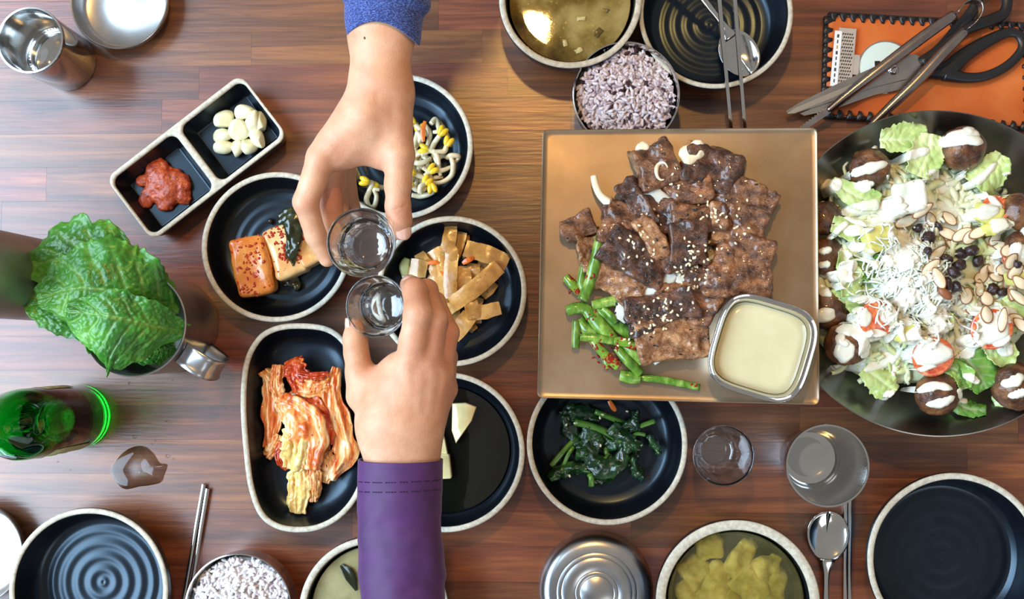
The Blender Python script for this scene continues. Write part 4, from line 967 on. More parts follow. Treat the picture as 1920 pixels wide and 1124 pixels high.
def denim():
    m, nt, b = new_mat('blue_knit'); v = coords(nt, (1, 2.4, 1)); f = noise(nt, v, 620, 2); f2 = noise(nt, v, 60, 3)
    c = ramp(nt, f, [(0.36, lin((20, 32, 78))), (0.5, lin((42, 62, 128))), (0.66, lin((92, 116, 180)))])
    L(nt, c, b.inputs['Base Color']); bump(nt, b, f, 0.4, 0.0006); setin(b, rough=0.85, sheen=0.2); return m
MT['blue'] = denim()
slP, GP = sleeve(handL, 'sleeve', [(751, 862, .150), (751, 885, .150), (752, 960, .152), (754, 1040, .156), (756, 1130, .162), (762, 1300, .190), (770, 1560, .260), (776, 1900, .40)],
                 [.0366, .0366, .0366, .0362, .0360, .042, .050, .060], [.0288, .0284, .0284, .0285, .030, .036, .046, .058], 'purple', 0.0026, 20, 4, n=90)
dash = []
for row in (0, 1):
    for k in range(60):
        t = math.radians(18+k*144/60); i = int(np.argmin(np.abs(np.linalg.norm(GP.mean(1)-GP[0].mean(0), axis=1)-(.017, .026)[row])))
        j = int(t/(2*math.pi)*96) % 96; q = GP[i, j]+unit(GP[i, j]-GP[i].mean(0))*0.0003; q2 = GP[i, (j+1) % 96]+unit(GP[i, j]-GP[i].mean(0))*0.0003
        if k % 2 == 0: dash.append(tube(spline([q, q*.35+q2*.65], 3), 0.00042, 5))
st = obj('stitching', *join(dash), flat('purple_thread', lin((34, 10, 48)), rough=0.6), slP); st['kind'] = 'stuff'
slB, GB = sleeve(handU, 'sleeve', [(719, 52, .202), (719, 30, .204), (722, -10, .206), (724, -60, .210), (728, -200, .236), (732, -420, .300), (738, -760, .42)],
                 [.0300, .0320, .0335, .0350, .042, .050, .060], [.0240, .0260, .0280, .030, .036, .046, .058], 'blue', 0.0018, 24, 8, edge=lambda th: -0.007*np.cos(2*th)-0.004+0.003*np.cos(th))
# rolled cuff: a second, wider band
slC, GC = sleeve(slB, 'rolled_cuff', [(722, 18, .204), (724, 0, .205), (726, -24, .208)], [.0325, .0372, .0360], [.0270, .0310, .0300], 'blue', 0.0016, 40, 12, n=24, edge=lambda th: -0.002*np.cos(2*th))
# ================================================================== garlic and red paste in the divided dish
c0, R0, lx0, ly0 = DIV
MT['garlic'] = nmat('raw_garlic', [(0.3, lin((220, 214, 164))), (0.7, lin((236, 234, 200)))], 60, rough=0.35, vary=0.08)
gl = ['garlic slice with a pale brown end, upper left of the pile', 'round garlic clove at the top of the pile', 'tilted garlic clove with a green streak, right of the pile', 'rightmost narrow garlic clove by the dish wall',
      'large flat garlic slice in the middle of the pile', 'long garlic slice at the lower right of the pile', 'small garlic clove left of the middle slice', 'flat garlic slice at the lower left of the pile', 'small round garlic clove at the bottom of the pile', 'blocky garlic piece at the bottom middle of the pile']
for k, (x, y, s, w, a, zz) in enumerate([(421, 224, 36, 30, .9, .012), (459, 212, 34, 28, .2, .012), (474, 227, 38, 22, 1.2, .016), (489, 232, 40, 18, -1.4, .013), (449, 246, 40, 34, -.6, .0145), (480, 258, 44, 26, -.9, .013), (418, 254, 34, 24, 0, .0115), (421, 276, 36, 22, .1, .0105), (468, 275, 30, 26, 0, .0125), (443, 277, 30, 26, .5, .012)]):
    grng = np.random.default_rng(k+3); sz_ = np.array([s/S(.012)*.60, w/S(.012)*.60, .0062])
    V, Fs = ball((0, 0, 0), sz_, .0005, 120, k, 18)
    V[:, 1] *= 1-.28*np.clip(V[:, 0]/sz_[0], -1, 1)
    for q in range(3):
        n_ = unit(np.array([grng.normal()*.7, grng.normal()*.7, 1.0 if q == 0 else grng.normal()*.5])); d_ = np.abs(n_*sz_).sum()*grng.uniform(.42, .6); m_ = V@n_ > d_
        V[m_] -= np.outer(V[m_]@n_-d_, n_)
    V = V@euler(.3*math.sin(k*2), .3*math.cos(k*1.7), a).T+P(x, y, zz)
    tag(obj('garlic_clove', V, Fs, 'garlic', sharp=28), gl[k], 'garlic', 'raw garlic in the divided dish')
MT['paste'] = nmat('red_pepper_paste', [(0.3, lin((136, 44, 16))), (0.55, lin((180, 70, 30))), (0.75, lin((206, 104, 52)))], 170, 4, bumps=(380, 0.7, 0.0014), specks=[(330, 0.68, lin((214, 142, 74)))], rough=0.32, coat=0.15)
X, lo = grid(P(240, 412, 0.006)-0.004, P(372, 292, 0.021)+0.004, 0.0011)
d = np.full(X.shape[:3], 1.0)
for x, y, r, zz in [(318, 350, .0165, .008), (296, 332, .0125, .009), (338, 352, .010, .008), (290, 318, .0080, .009), (310, 376, .0110, .008), (272, 378, .0075, .008), (285, 362, .009, .008), (330, 332, .009, .009), (268, 340, .0065, .008), (345, 340, .0075, .008), (300, 310, .007, .009), (345, 368, .008, .008)]:
    a = P(x, y, zz); d = smin(d, cone(X, a, a, r, r, (0, 0, 1), 1.7), 0.006)
d = d+0.0018*fbm(X*170, 4, 3); d = np.maximum(d, 0.0062-X[..., 2])
tag(obj('red_paste', *surfnets(d, lo, 0.0011), 'paste'), 'coarse red pepper paste in the divided dish', 'paste')

# ================================================================== radish kimchi
RP = Pile()
MT['radish'] = nmat('orange_radish', [(0.3, lin((206, 98, 30))), (0.5, lin((226, 140, 58))), (0.72, lin((240, 186, 110)))], 34, 4, specks=[(120, 0.62, lin((184, 54, 18))), (420, 0.68, lin((150, 32, 12)))], bumps=(300, 0.25, 0.0008), rough=0.2, coat=0.4, sss=0.15, sss_scale=0.005)
MT['radish_pale'] = nmat('pale_radish', [(0.3, lin((226, 150, 80))), (0.55, lin((240, 204, 140))), (0.75, lin((246, 222, 170)))], 30, 4, specks=[(110, 0.66, lin((206, 92, 36))), (420, 0.70, lin((160, 44, 16)))], bumps=(300, 0.2, 0.0008), rough=0.2, coat=0.4, sss=0.15, sss_scale=0.005)
for k, (x, y, s, w, hh, a, m, lab) in enumerate([(476, 500, 70, 112, .026, 0.20, 'radish', 'largest orange radish kimchi block at the left of its plate'),
        (536, 472, 62, 100, .022, 0.36, 'radish_pale', 'middle radish kimchi block speckled with red pepper'), (582, 466, 58, 66, .020, 0.45, 'radish_pale', 'pale radish kimchi block nearest the fingers')]):
    V, Fs = lump(P(x, y, .007+hh/2), (s/S(.02), w/S(.02), hh), (0.06, 0.05*k, a), 0.42, 0.0013, 0.0011, 60, k+80, 3, 0.0012)
    RP.add(V, Fs); tag(obj('radish_kimchi', V, Fs, m), lab, 'radish')
rf = []; frng = np.random.default_rng(2)
for cx, cy, sx, sy, n in [(468, 530, 12, 34, 46), (480, 470, 14, 16, 22), (530, 455, 14, 20, 34), (540, 480, 14, 10, 30), (575, 445, 12, 10, 14), (500, 440, 20, 6, 10), (520, 430, 10, 8, 14)]:
    for i in range(n):
        q = P(cx+frng.normal()*sx, cy+frng.normal()*sy, .03); zt = RP.z(q[0], q[1], -1)
        if zt > 0: rf.append(ball((q[0], q[1], zt+.0002), (frng.uniform(.0007, .0022), frng.uniform(.0006, .0016), .0008), n=4, rot=(0, 0, frng.uniform(0, 3))))
o = obj('pepper_flakes', *join(rf), flat('kimchi_flake', lin((178, 44, 14)), rough=0.2)); tag(o, 'red pepper flakes clinging to the radish kimchi', 'pepper flakes', kind='stuff')
MT['leafdark'] = nmat('dark_wilted_leaf', [(0.3, lin((18, 22, 10))), (0.6, lin((44, 50, 22))), (0.8, lin((80, 78, 34)))], 120, 4, specks=[(260, 0.72, lin((170, 60, 34)))], rough=0.22, coat=0.3)
V, Fs = ribbon(PP([(525, 412, .030), (545, 408, .036), (552, 440, .034), (546, 478, .031), (550, 498, .026)]), [.010, .020, .016, .012, .003], 0.0008, 40, 11, 0.002, 0.003, 130, 3)
tag(obj('radish_leaf', V, Fs, 'leafdark'), 'dark wilted leaf draped over the radish kimchi', 'leaf')
V, Fs = ribbon(PP([(530, 528, .010), (545, 526, .011), (556, 536, .010), (553, 546, .009)]), [.012, .014, .010, .002], 0.0008, 20, 7, 0.001, 0.002, 130, 5)
tag(obj('radish_leaf', V, Fs, 'leafdark'), 'small dark leaf tip below the radish kimchi blocks', 'leaf')
tag(obj('peppercorn', *ball(P(507, 415, .0085), .0029, n=10), flat('peppercorn', (0.02, 0.018, 0.018, 1), rough=0.25)), 'single black peppercorn above the radish kimchi', 'peppercorn')
tag(obj('peppercorn', *ball(P(674, 341, .0085), .0026, n=10), flat('peppercorn2', (0.02, 0.018, 0.018, 1), rough=0.25)), 'black peppercorn beside the bean sprouts under the palm', 'peppercorn')

# ================================================================== bean sprouts
MT['sprout'] = nmat('sprout_stem', [(0.3, lin((206, 186, 140))), (0.6, lin((232, 220, 186))), (0.8, lin((222, 194, 140)))], 60, 3, specks=[(90, 0.72, lin((178, 130, 80)))], rough=0.25, coat=0.3, sss=0.2, sss_scale=0.004)
MT['bean'] = nmat('yellow_bean', [(0.3, lin((224, 176, 20))), (0.7, lin((244, 212, 50)))], 90, rough=0.25, coat=0.3, vary=0.06)
sp = [  # polylines; the bean sits on the first point when flagged
    ([(798, 236), (806, 252), (800, 280), (790, 296), (776, 300)], 0), ([(776, 232), (790, 244), (806, 258)], 1), ([(808, 232), (816, 224), (822, 236), (822, 246), (812, 248)], 0),
    ([(826, 252), (815, 268), (808, 280), (790, 292)], 1), ([(838, 272), (832, 284), (812, 284)], 1), ([(790, 296), (786, 312), (782, 340), (776, 350)], 0),
    ([(812, 290), (820, 304), (826, 330)], 0), ([(846, 296), (850, 312), (846, 330), (828, 342), (806, 342)], 0), ([(776, 326), (790, 332), (806, 340)], 1),
    ([(772, 348), (782, 356), (792, 352)], 1), ([(772, 366), (790, 368), (812, 360), (816, 346)], 0), ([(780, 312), (800, 316), (826, 320), (848, 312)], 0),
    ([(838, 296), (846, 292), (860, 294), (852, 306)], 0), ([(806, 322), (796, 330)], 1), ([(690, 342), (698, 344), (692, 360), (687, 374), (692, 388), (702, 386), (706, 368), (702, 356), (712, 356)], 1),
    ([(770, 264), (782, 270), (796, 262)], 1), ([(776, 282), (788, 288), (800, 300), (802, 312)], 0), ([(784, 246), (780, 262), (776, 276)], 1), ([(770, 300), (782, 306), (796, 304), (808, 296)], 0),
    ([(796, 344), (788, 352), (790, 364)], 1), ([(816, 300), (830, 292), (842, 298)], 0), ([(708, 350), (720, 352), (736, 346)], 1), ([(772, 336), (780, 330), (778, 318)], 0), ([(740, 250), (752, 270), (748, 300)], 1), ([(730, 300), (745, 330), (760, 340)], 1), ([(740, 310), (765, 318), (790, 310)], 0)]
srng = random.Random(4)
for _ in range(16):
    x, y = srng.uniform(765, 842), srng.uniform(240, 362); a_ = srng.uniform(0, 6.28); q = []
    for i in range(4):
        q.append((x, y)); a_ += srng.gauss(0, .8); x += 13*math.cos(a_); y += 13*math.sin(a_)
    if all((u-749)**2+(w_-275)**2 < 105**2 and u > 760 for u, w_ in q): sp.append((q, srng.random() < .4))
for k, (pl, bean) in enumerate(sp):
    zb = .011+.0026*(k % 5); pts = PP([(x, y, zb+.0025*math.sin(i*1.7+k)) for i, (x, y) in enumerate(pl)])
    n = 10+4*len(pl); w = interp([.0025, .0029, .0026, .0018], n) if len(pl) > 2 else np.linspace(.0027, .0022, n)
    V, Fs = tube(spline(pts, n), w, 8)
    lab = 'looped bean sprout left of the thumb' if k == 14 else 'pale bean sprout with a yellow bean in the sprout plate' if bean else 'pale bean sprout stem in the sprout plate'
    o = obj('bean_sprout', V, Fs, 'sprout'); tag(o, lab, 'bean sprout', 'bean sprouts on the plate')
    if bean:
        d = unit(pts[0]-pts[1]); a = math.atan2(d[1], d[0]); s = np.array([-d[1], d[0], 0])
        for q in (-1, 1): obj('bean_half', *ball(pts[0]+d*.0035+s*q*.0021+[0, 0, .001], (.0058, .0030, .0030), n=8, rot=(0, 0, a+q*.28)), 'bean', o)
MT['carrot'] = nmat('carrot', [(0.3, lin((206, 88, 20))), (0.7, lin((238, 130, 44)))], 90, rough=0.3, coat=0.2)
def sliver(label, pts, w, name='carrot_sliver', mat='carrot', th=.0016, group=None):
    tag(obj(name, *ribbon(PP(pts), [w*.6, w, w, w*.5], th, 14, 5, th*.3), mat, sharp=50), label, 'carrot', group)
sliver('orange carrot sliver among the bean sprouts', [(797, 228, .019), (793, 246, .021), (794, 266, .020)], .0042)

# ================================================================== fish cake strips
MT['fishcake'] = nmat('golden_fish_cake', [(0.3, lin((150, 98, 40))), (0.5, lin((194, 144, 76))), (0.7, lin((222, 182, 118)))], 42, 5, specks=[(280, 0.68, lin((140, 84, 30))), (90, 0.70, lin((228, 190, 124)))], bumps=(200, 0.3, 0.0009), rough=0.24, coat=0.35, vary=0.12)
fc = [  # a, b, width px, layer
    ((846, 424), (838, 474), 26, 3), ((868, 436), (842, 510), 18, 1), ((872, 466), (952, 494), 34, 4), ((936, 500), (848, 572), 32, 6), ((848, 478), (846, 560), 26, 5), ((846, 468), (806, 484), 22, 1),
    ((786, 476), (806, 500), 22, 2), ((770, 500), (800, 506), 34, 3), ((812, 496), (826, 560), 22, 3), ((826, 482), (834, 568), 20, 4), ((870, 500), (872, 548), 30, 3), ((890, 496), (892, 520), 26, 2),
    ((882, 548), (888, 598), 26, 5), ((866, 554), (828, 590), 24, 3), ((882, 590), (850, 632), 34, 4), ((938, 578), (884, 590), 26, 4), ((928, 532), (906, 556), 16, 2), ((900, 560), (896, 606), 16, 1), ((888, 606), (876, 618), 26, 1),
    ((856, 440), (880, 448), 14, 0), ((842, 462), (846, 490), 24, 5), ((822, 505), (800, 540), 20, 1), ((908, 480), (900, 540), 20, 1), ((860, 520), (850, 600), 24, 0), ((764, 488), (762, 520), 18, 1)]
fl_ = ['upright fish cake strip at the top of the pile', 'narrow fish cake strip behind the topmost one', 'broad fish cake strip reaching furthest right', 'long fish cake strip lying diagonally on top', 'upright fish cake strip in the middle of the pile', 'short fish cake strip left of the top', 'small fish cake scrap near the thumb tip', 'pale square fish cake piece above the knuckle', 'slim fish cake strip above the knuckles', 'slim fish cake strip left of the middle one',
       'wide upright strip right of the middle fish cake', 'short fish cake strip under the diagonal one', 'fish cake strip hanging below the diagonal one', 'fish cake strip pointing to the hand', 'long fish cake strip at the bottom left of the pile', 'level fish cake strip at the lower right', 'small fish cake tip right of the diagonal strip', 'thin fish cake strip under the lower right one', 'lowest fish cake scrap on the plate', 'tiny fish cake corner at the upper right',
       'folded fish cake end lying on the top strip', 'fish cake strip half hidden by the knuckles', 'fish cake strip under the broad right one', 'bottom fish cake strip in the middle', 'fish cake end beside the pale green slice']
for k, (a, b, w, ly) in enumerate(fc):
    z0 = .0085+ly*.0028; m = ((a[0]+b[0])/2+3*math.sin(k), (a[1]+b[1])/2+3*math.cos(k*2))
    V, Fs = ribbon(PP([(*a, z0-.0005), (*m, z0+.0022), (*b, z0+.0006*math.sin(k))]), [w/S(z0)*.92, w/S(z0), w/S(z0)*.9], 0.0024, 18, 7, 0.0006, 0.0009, 90, k, roll=0.16*math.sin(k*1.9), edge=.0006)
    lab = fl_[k]
    tag(obj('fish_cake_strip', V, Fs, 'fishcake', sharp=60), lab, 'fish cake', 'fish cake strips on the plate')
for k, (pl, w) in enumerate([([(803, 494, .021), (815, 492, .022), (824, 494, .021)], .0034), ([(868, 494, .023), (878, 488, .025), (888, 484, .023)], .0046), ([(824, 508, .021), (830, 516, .022), (834, 526, .021)], .0036), ([(823, 554, .020), (826, 562, .021), (827, 572, .019)], .0038)]):
    sliver(['thin carrot sliver left among the fish cake', 'thick carrot sliver in the middle of the fish cake', 'carrot shred lying on a fish cake strip', 'carrot bit beside the knuckles in the fish cake plate'][k], pl, w)
tag(obj('zucchini_slice', *ribbon(PP([(764, 486, .012), (759, 500, .014), (760, 516, .012)]), [.006, .010, .006], .003, 12, 6, .001), flat('pale_zucchini', lin((196, 196, 128)), rough=0.3)), 'pale green vegetable slice at the left end of the fish cake', 'vegetable')

# ================================================================== cabbage kimchi
MT['kimchi'] = nmat('cabbage_kimchi', [(0.28, lin((170, 58, 18))), (0.42, lin((216, 106, 40))), (0.54, lin((238, 168, 96))), (0.68, lin((248, 216, 164)))], 60, 5, stretch=(2.4, 0.55, 1), specks=[(190, 0.66, lin((168, 36, 14))), (520, 0.70, lin((120, 22, 8)))], bumps=(150, 0.5, 0.0012), rough=0.2, coat=0.45, vary=0.06)
MT['kimchi_red'] = nmat('red_kimchi_leaf', [(0.26, lin((140, 34, 12))), (0.5, lin((196, 66, 24))), (0.72, lin((224, 112, 50)))], 60, 5, specks=[(260, 0.66, lin((120, 20, 8)))], bumps=(150, 0.5, 0.0012), rough=0.2, coat=0.45)
MT['kimchi_pale'] = nmat('pale_kimchi_rib', [(0.26, lin((206, 140, 66))), (0.5, lin((234, 196, 110))), (0.75, lin((242, 222, 160)))], 60, 5, stretch=(3, 0.5, 1), specks=[(230, 0.68, lin((196, 80, 30)))], bumps=(150, 0.5, 0.0012), rough=0.2, coat=0.45)
def kimchi_piece(pts, widths, crm, seed, nu=60, nv=31):
    c = spline(pts, nu); T = unit(np.gradient(c, axis=0)); Sd = unit(np.cross([0, 0, 1.0], T)); N = np.cross(T, Sd)
    w = interp(widths, nu)/2; v = np.linspace(-1, 1, nv); u = np.linspace(0, 1, nu)
    e = 1+.22*vnoise(np.stack(np.broadcast_arrays(u[:, None]*11, np.sign(v)[None, :]*2.3, 0*u[:, None]+seed), -1), seed)
    G = c[:, None, :]+Sd[:, None, :]*(w[:, None]*v*e)[..., None]
    rib = vnoise(np.stack(np.broadcast_arrays(u[:, None]*2.2, v[None, :]*5.5, 0*u[:, None]+seed*1.7), -1), seed+1)       # long ribs along the leaf
    fold = vnoise(np.stack(np.broadcast_arrays(u[:, None]*7, v[None, :]*2.5, 0*u[:, None]+seed*2.9), -1), seed+2)
    H = .0022*(1-v**2)[None, :]+.0019*rib+crm*.55*fold+.0007*fbm(G*320, seed, 2)
    return solid_grid(G+N[:, None, :]*H[..., None], .0014)
km = [  # pts (px,py,z), widths px, mat, crumple, label
    ([(495, 696, .012), (510, 720, .014), (512, 770, .014), (505, 840, .012)], [22, 34, 40, 20], 'kimchi', .004, 'orange kimchi strip along the left of the oval dish'),
    ([(522, 685, .018), (518, 720, .021), (525, 752, .019)], [22, 26, 22], 'kimchi', .002, 'thick upright kimchi rib at the top left of the pile'),
    ([(548, 674, .020), (556, 700, .025), (562, 735, .024)], [34, 44, 24], 'kimchi_red', .004, 'folded red kimchi leaf at the top of the pile'),
    ([(556, 718, .024), (585, 728, .026), (618, 722, .023)], [40, 38, 34], 'kimchi', .0012, 'smooth broad pale orange kimchi rib near the top'),
    ([(560, 702, .028), (590, 706, .029), (616, 702, .026)], [10, 14, 10], 'kimchi_red', .002, 'narrow red kimchi edge curled over the broad rib'),
    ([(632, 690, .020), (622, 730, .023), (634, 790, .022), (648, 850, .018), (622, 898, .013)], [16, 34, 44, 46, 16], 'kimchi', .005, 'long crinkled kimchi leaf along the right of the pile'),
    ([(520, 752, .024), (555, 775, .030), (580, 820, .030), (575, 880, .025)], [30, 62, 70, 40], 'kimchi', .005, 'large crinkled kimchi leaf in the middle of the pile'),
    ([(545, 800, .026), (555, 840, .029), (548, 880, .022)], [40, 56, 40], 'kimchi_pale', .003, 'whitish kimchi leaf face in the middle of the pile'),
    ([(524, 815, .014), (512, 840, .014), (500, 855, .012)], [18, 26, 20], 'kimchi', .003, 'small kimchi tip sticking out at the left'),
    ([(562, 876, .020), (560, 915, .018), (558, 962, .012)], [34, 46, 30], 'kimchi_pale', .0025, 'yellow white kimchi stem end at the bottom of the pile'),
    ([(588, 876, .020), (592, 910, .017), (588, 940, .012)], [26, 24, 14], 'kimchi', .003, 'short kimchi stem beside the yellow end'),
    ([(575, 745, .024), (590, 770, .026), (605, 800, .024), (612, 835, .020)], [34, 40, 40, 30], 'kimchi_red', .005, 'dark red seasoned kimchi in the centre of the pile'),
    ([(540, 880, .014), (530, 860, .016), (535, 830, .018)], [14, 26, 26], 'kimchi_red', .003, 'red kimchi fold at the lower left of the pile'),
    ([(650, 815, .014), (660, 830, .012)], [14, 12], 'kimchi_red', .002, 'tiny red kimchi scrap near the purple cuff'),
    ([(600, 850, .012), (615, 875, .013), (610, 905, .010)], [40, 44, 20], 'kimchi', .003, 'flat kimchi piece under the right leaf'),
    ([(545, 735, .014), (575, 790, .016), (590, 860, .014)], [70, 90, 60], 'kimchi', .004, 'broad kimchi leaf at the base of the pile')]
for k, (pl, w, m, cr_, lab) in enumerate(km):
    V, Fs = kimchi_piece(PP(pl), [q/S(.02) for q in w], cr_, k)
    V[:, 2] = np.maximum(V[:, 2], 0.0068); tag(obj('cabbage_kimchi', V, Fs, m), lab, 'kimchi')

# ================================================================== pickle wedges in soy
MT['pickle'] = nmat('pale_pickle', [(0.3, lin((206, 182, 118))), (0.7, lin((232, 214, 160)))], 50, rough=0.2, coat=0.3, sss=0.2, sss_scale=0.005)
def wedge(label, pts, z0, z1):
    top = rquad(PP([(x, y, z1) for x, y in pts]), .002, 3) if len(pts) == 4 else PP([(x, y, z1) for x, y in pts])
    B = top.copy(); B[:, 2] = z0; c = top.mean(0); T2 = top+(c-top)*.06; T2[:, 2] = z1+.0008; n = len(top)
    V = np.vstack([B, top, T2]); Fs = [tuple(range(n-1, -1, -1)), tuple(range(2*n, 3*n))]+[(i, (i+1) % n, n+(i+1) % n, n+i) for i in range(n)]+[(n+i, n+(i+1) % n, 2*n+(i+1) % n, 2*n+i) for i in range(n)]
    tag(obj('pickle_wedge', V, Fs, 'pickle', sharp=55), label, 'pickle')
wedge('pale triangular pickle wedge nearest the knuckles in dark soy', [(848, 757), (872, 756), (893, 764), (884, 790), (855, 832), (847, 808)], .0068, .0165)
wedge('pale pickle wedge partly hidden by the wrist', [(826, 800), (834, 826), (839, 852), (812, 852), (806, 822)], .0068, .0150)
wedge('square pickle piece against the purple cuff', [(806, 852), (842, 852), (847, 898), (806, 900)], .0068, .0160)

# ================================================================== spinach
MT['spin'] = nmat('dark_spinach', [(0.3, lin((10, 30, 14))), (0.55, lin((22, 62, 26))), (0.78, lin((58, 108, 44)))], 70, 5, bumps=(260, 0.5, 0.0012), rough=0.2, coat=0.5, vary=0.15)
MT['stemgreen'] = nmat('spinach_stem', [(0.3, lin((44, 92, 26))), (0.7, lin((104, 150, 54)))], 60, rough=0.22, coat=0.4, vary=0.12)
stems = [([(1116, 772), (1150, 786), (1190, 802)], 5.5), ([(1228, 790), (1200, 800), (1188, 806)], 5), ([(1078, 792), (1110, 800), (1140, 812), (1166, 828)], 7), ([(1034, 874), (1052, 852), (1078, 824)], 5.5), ([(1056, 874), (1066, 852), (1076, 838)], 4), ([(1109, 912), (1109, 898), (1106, 890)], 6),
         ([(1136, 840), (1138, 852), (1146, 858)], 5), ([(1180, 820), (1196, 814), (1210, 816)], 4), ([(1114, 862), (1128, 864), (1142, 860)], 7)]
for k, (pl, r) in enumerate(stems):
    zb = .013+.003*(k % 3); V, Fs = tube(spline(PP([(x, y, zb+.002*(i % 2)) for i, (x, y) in enumerate(pl)]), 16), r/1930, 9, .75)
    tag(obj('spinach_sprig', V, Fs, 'stemgreen'), ['long spinach stem crossing the top of the pile', 'short spinach stem pointing right toward the plate wall', 'thick glossy spinach stem across the middle', 'pale spinach stem sticking out at the left', 'shorter spinach stem beside the left one', 'stubby pale spinach stem at the bottom', 'curled light green spinach stem in the centre', 'thin light stem near the right leaves', 'light green stem fold under the centre'][k], 'spinach')
leaves = [([(1062, 765), (1080, 775), (1100, 780), (1125, 790)], [18, 38, 40, 20]), ([(1058, 770), (1068, 800), (1082, 830), (1096, 850)], [14, 30, 28, 16]), ([(1030, 900), (1050, 885), (1080, 878), (1108, 885)], [14, 26, 24, 12]), ([(1196, 768), (1192, 784), (1196, 806)], [6, 18, 10]),
          ([(1168, 830), (1190, 836), (1206, 834)], [16, 26, 8]), ([(1180, 830), (1182, 850), (1172, 866)], [20, 34, 12]), ([(1186, 840), (1188, 872), (1198, 892), (1206, 898)], [8, 16, 20, 12]), ([(1214, 816), (1226, 834), (1236, 850)], [6, 20, 6]),
          ([(1106, 800), (1110, 830), (1116, 850)], [30, 46, 26]), ([(1096, 830), (1110, 860), (1130, 880), (1160, 868), (1168, 840)], [16, 30, 40, 34, 14]), ([(1100, 890), (1130, 896), (1155, 884)], [16, 30, 12]), ([(1130, 805), (1145, 825), (1150, 845)], [26, 40, 24]), ([(1160, 806), (1175, 800), (1200, 806)], [16, 26, 12]), ([(1080, 850), (1100, 856), (1120, 872)], [20, 26, 16]), ([(1145, 800), (1170, 822), (1176, 850)], [24, 36, 20])]
for k, (pl, w) in enumerate(leaves):
    zb = .011+.0028*(k % 5); V, Fs = ribbon(PP([(x, y, zb+.002*math.sin(i*2+k)) for i, (x, y) in enumerate(pl)]), [q/1930 for q in w], .0009, 36, 15, .003, .0030, 130, k*5, edge=.003)
    V[:, 2] = np.maximum(V[:, 2], 0.0066)
    lab = ['dark spinach leaf at the upper left of the pile', 'spinach leaf running down the left of the pile', 'dark spinach leaf trailing to the lower left', 'small upright spinach leaf at the top right', 'flat glossy spinach leaf right of the middle', 'light green spinach leaf below the right stems', 'spinach leaf hanging to the lower right', 'slim spinach leaf curling off to the right',
           'crumpled spinach leaf left of the centre', 'long spinach leaf looping around the bottom', 'lowest spinach leaf in the middle of the plate', 'crumpled spinach leaf in the centre of the pile', 'spinach leaf under the right end of the long stem', 'spinach leaf at the lower left of the centre', 'spinach leaf across the right of the centre'][k]
    tag(obj('spinach_leaf', V, Fs, 'spin'), lab, 'spinach', 'wilted spinach leaves')
sliver('carrot strip sticking out from under the tray over the spinach', [(1142, 752, .009), (1149, 764, .009), (1154, 771, .008)], .0042)
MT['sesame'] = nmat('white_sesame', [(0.3, lin((226, 204, 160))), (0.7, lin((244, 232, 200)))], 300, rough=0.4)
seeds = []
for k, (x, y) in enumerate([(1078, 794), (1062, 797), (1068, 893), (1176, 772), (1180, 872), (1125, 784), (1130, 778), (1150, 812), (1112, 872), (1152, 862), (1190, 828), (1126, 836)]):
    seeds.append(ball(P(x, y, .0215 if k not in (3, 4) else .0085), (.0017, .0011, .0008), n=5, rot=(0, 0, k)))
o = obj('sesame_seeds', *join(seeds), 'sesame'); tag(o, 'few white sesame seeds scattered over the spinach', 'sesame', kind='stuff')

# ================================================================== rice
def rice(label, c, R, z, n, stops, seed, specks):
    rng = np.random.default_rng(seed); parts = []
    base, bf = ball((0, 0, 0), (1, 1, 1), n=5)
    m, nt, b = new_mat('rice_%d' % seed); g = nt.nodes.new('ShaderNodeAttribute'); g.attribute_name = 'tone'
    L(nt, ramp(nt, g.outputs['Fac'], stops), b.inputs['Base Color']); setin(b, rough=0.38, spec=0.4, sss=0.15, sss_scale=0.003); b.inputs['Subsurface Radius'].default_value = (1, .8, .8)
    V, tone = [], []; Fs = []; kk = 0
    lay = []
    # a hidden bed, then grains on it
    for i in range(n):
        r = R*math.sqrt(rng.random())*.97; t = rng.random()*2*math.pi; hgt = z+0.011*(1-(r/R)**2)+.003*vnoise(np.array([[r*math.cos(t)*60+9, r*math.sin(t)*60+9, seed]]), seed)[0]+rng.uniform(-.0035, .0012)
        a = euler(rng.uniform(-.5, .5), rng.uniform(-.6, .6), rng.uniform(0, 6.28)); q = base*[rng.uniform(.0030, .0043), rng.uniform(.0014, .0019), .00155]
        q[:, 2] += .0006*(q[:, 0]/.004)**2
        V.append(q@a.T+np.array([c[0]+r*math.cos(t), c[1]+r*math.sin(t), hgt])); tn = rng.random()**1.5 if rng.random() > specks else 1.0; tone.append(np.full(len(base), tn*.8 if tn < 1 else 1.0))
        Fs += [tuple(x+kk for x in f) for f in bf]; kk += len(base)
    bed = lathe([(0, z-.010), (R*.80, z-.010), (R*.96, z-.004), (R*.7, z+.002), (R*.35, z+.0065), (0, z+.008)], (c[0], c[1], 0), 40)
    V.append(bed[0]); tone.append(np.full(len(bed[0]), .55)); Fs += [tuple(x+kk for x in f) for f in bed[1]]
    o = obj('cooked_rice', np.vstack(V), Fs, m, attrs={'tone': np.concatenate(tone)}); tag(o, label, 'rice', kind='stuff')
rice('sticky purple tinged rice heaped in the upper steel bowl', cT, 0.0475, 0.045, 1150, [(0, lin((228, 218, 220))), (.5, lin((206, 190, 196))), (.82, lin((170, 146, 156))), (.95, lin((58, 30, 42)))], 5, .05)
rice('sticky white rice heaped in the bottom steel bowl', cB, 0.0475, 0.045, 1000, [(0, lin((240, 237, 236))), (.6, lin((222, 214, 216))), (.9, lin((178, 164, 180))), (1, lin((130, 110, 130)))], 6, .0)

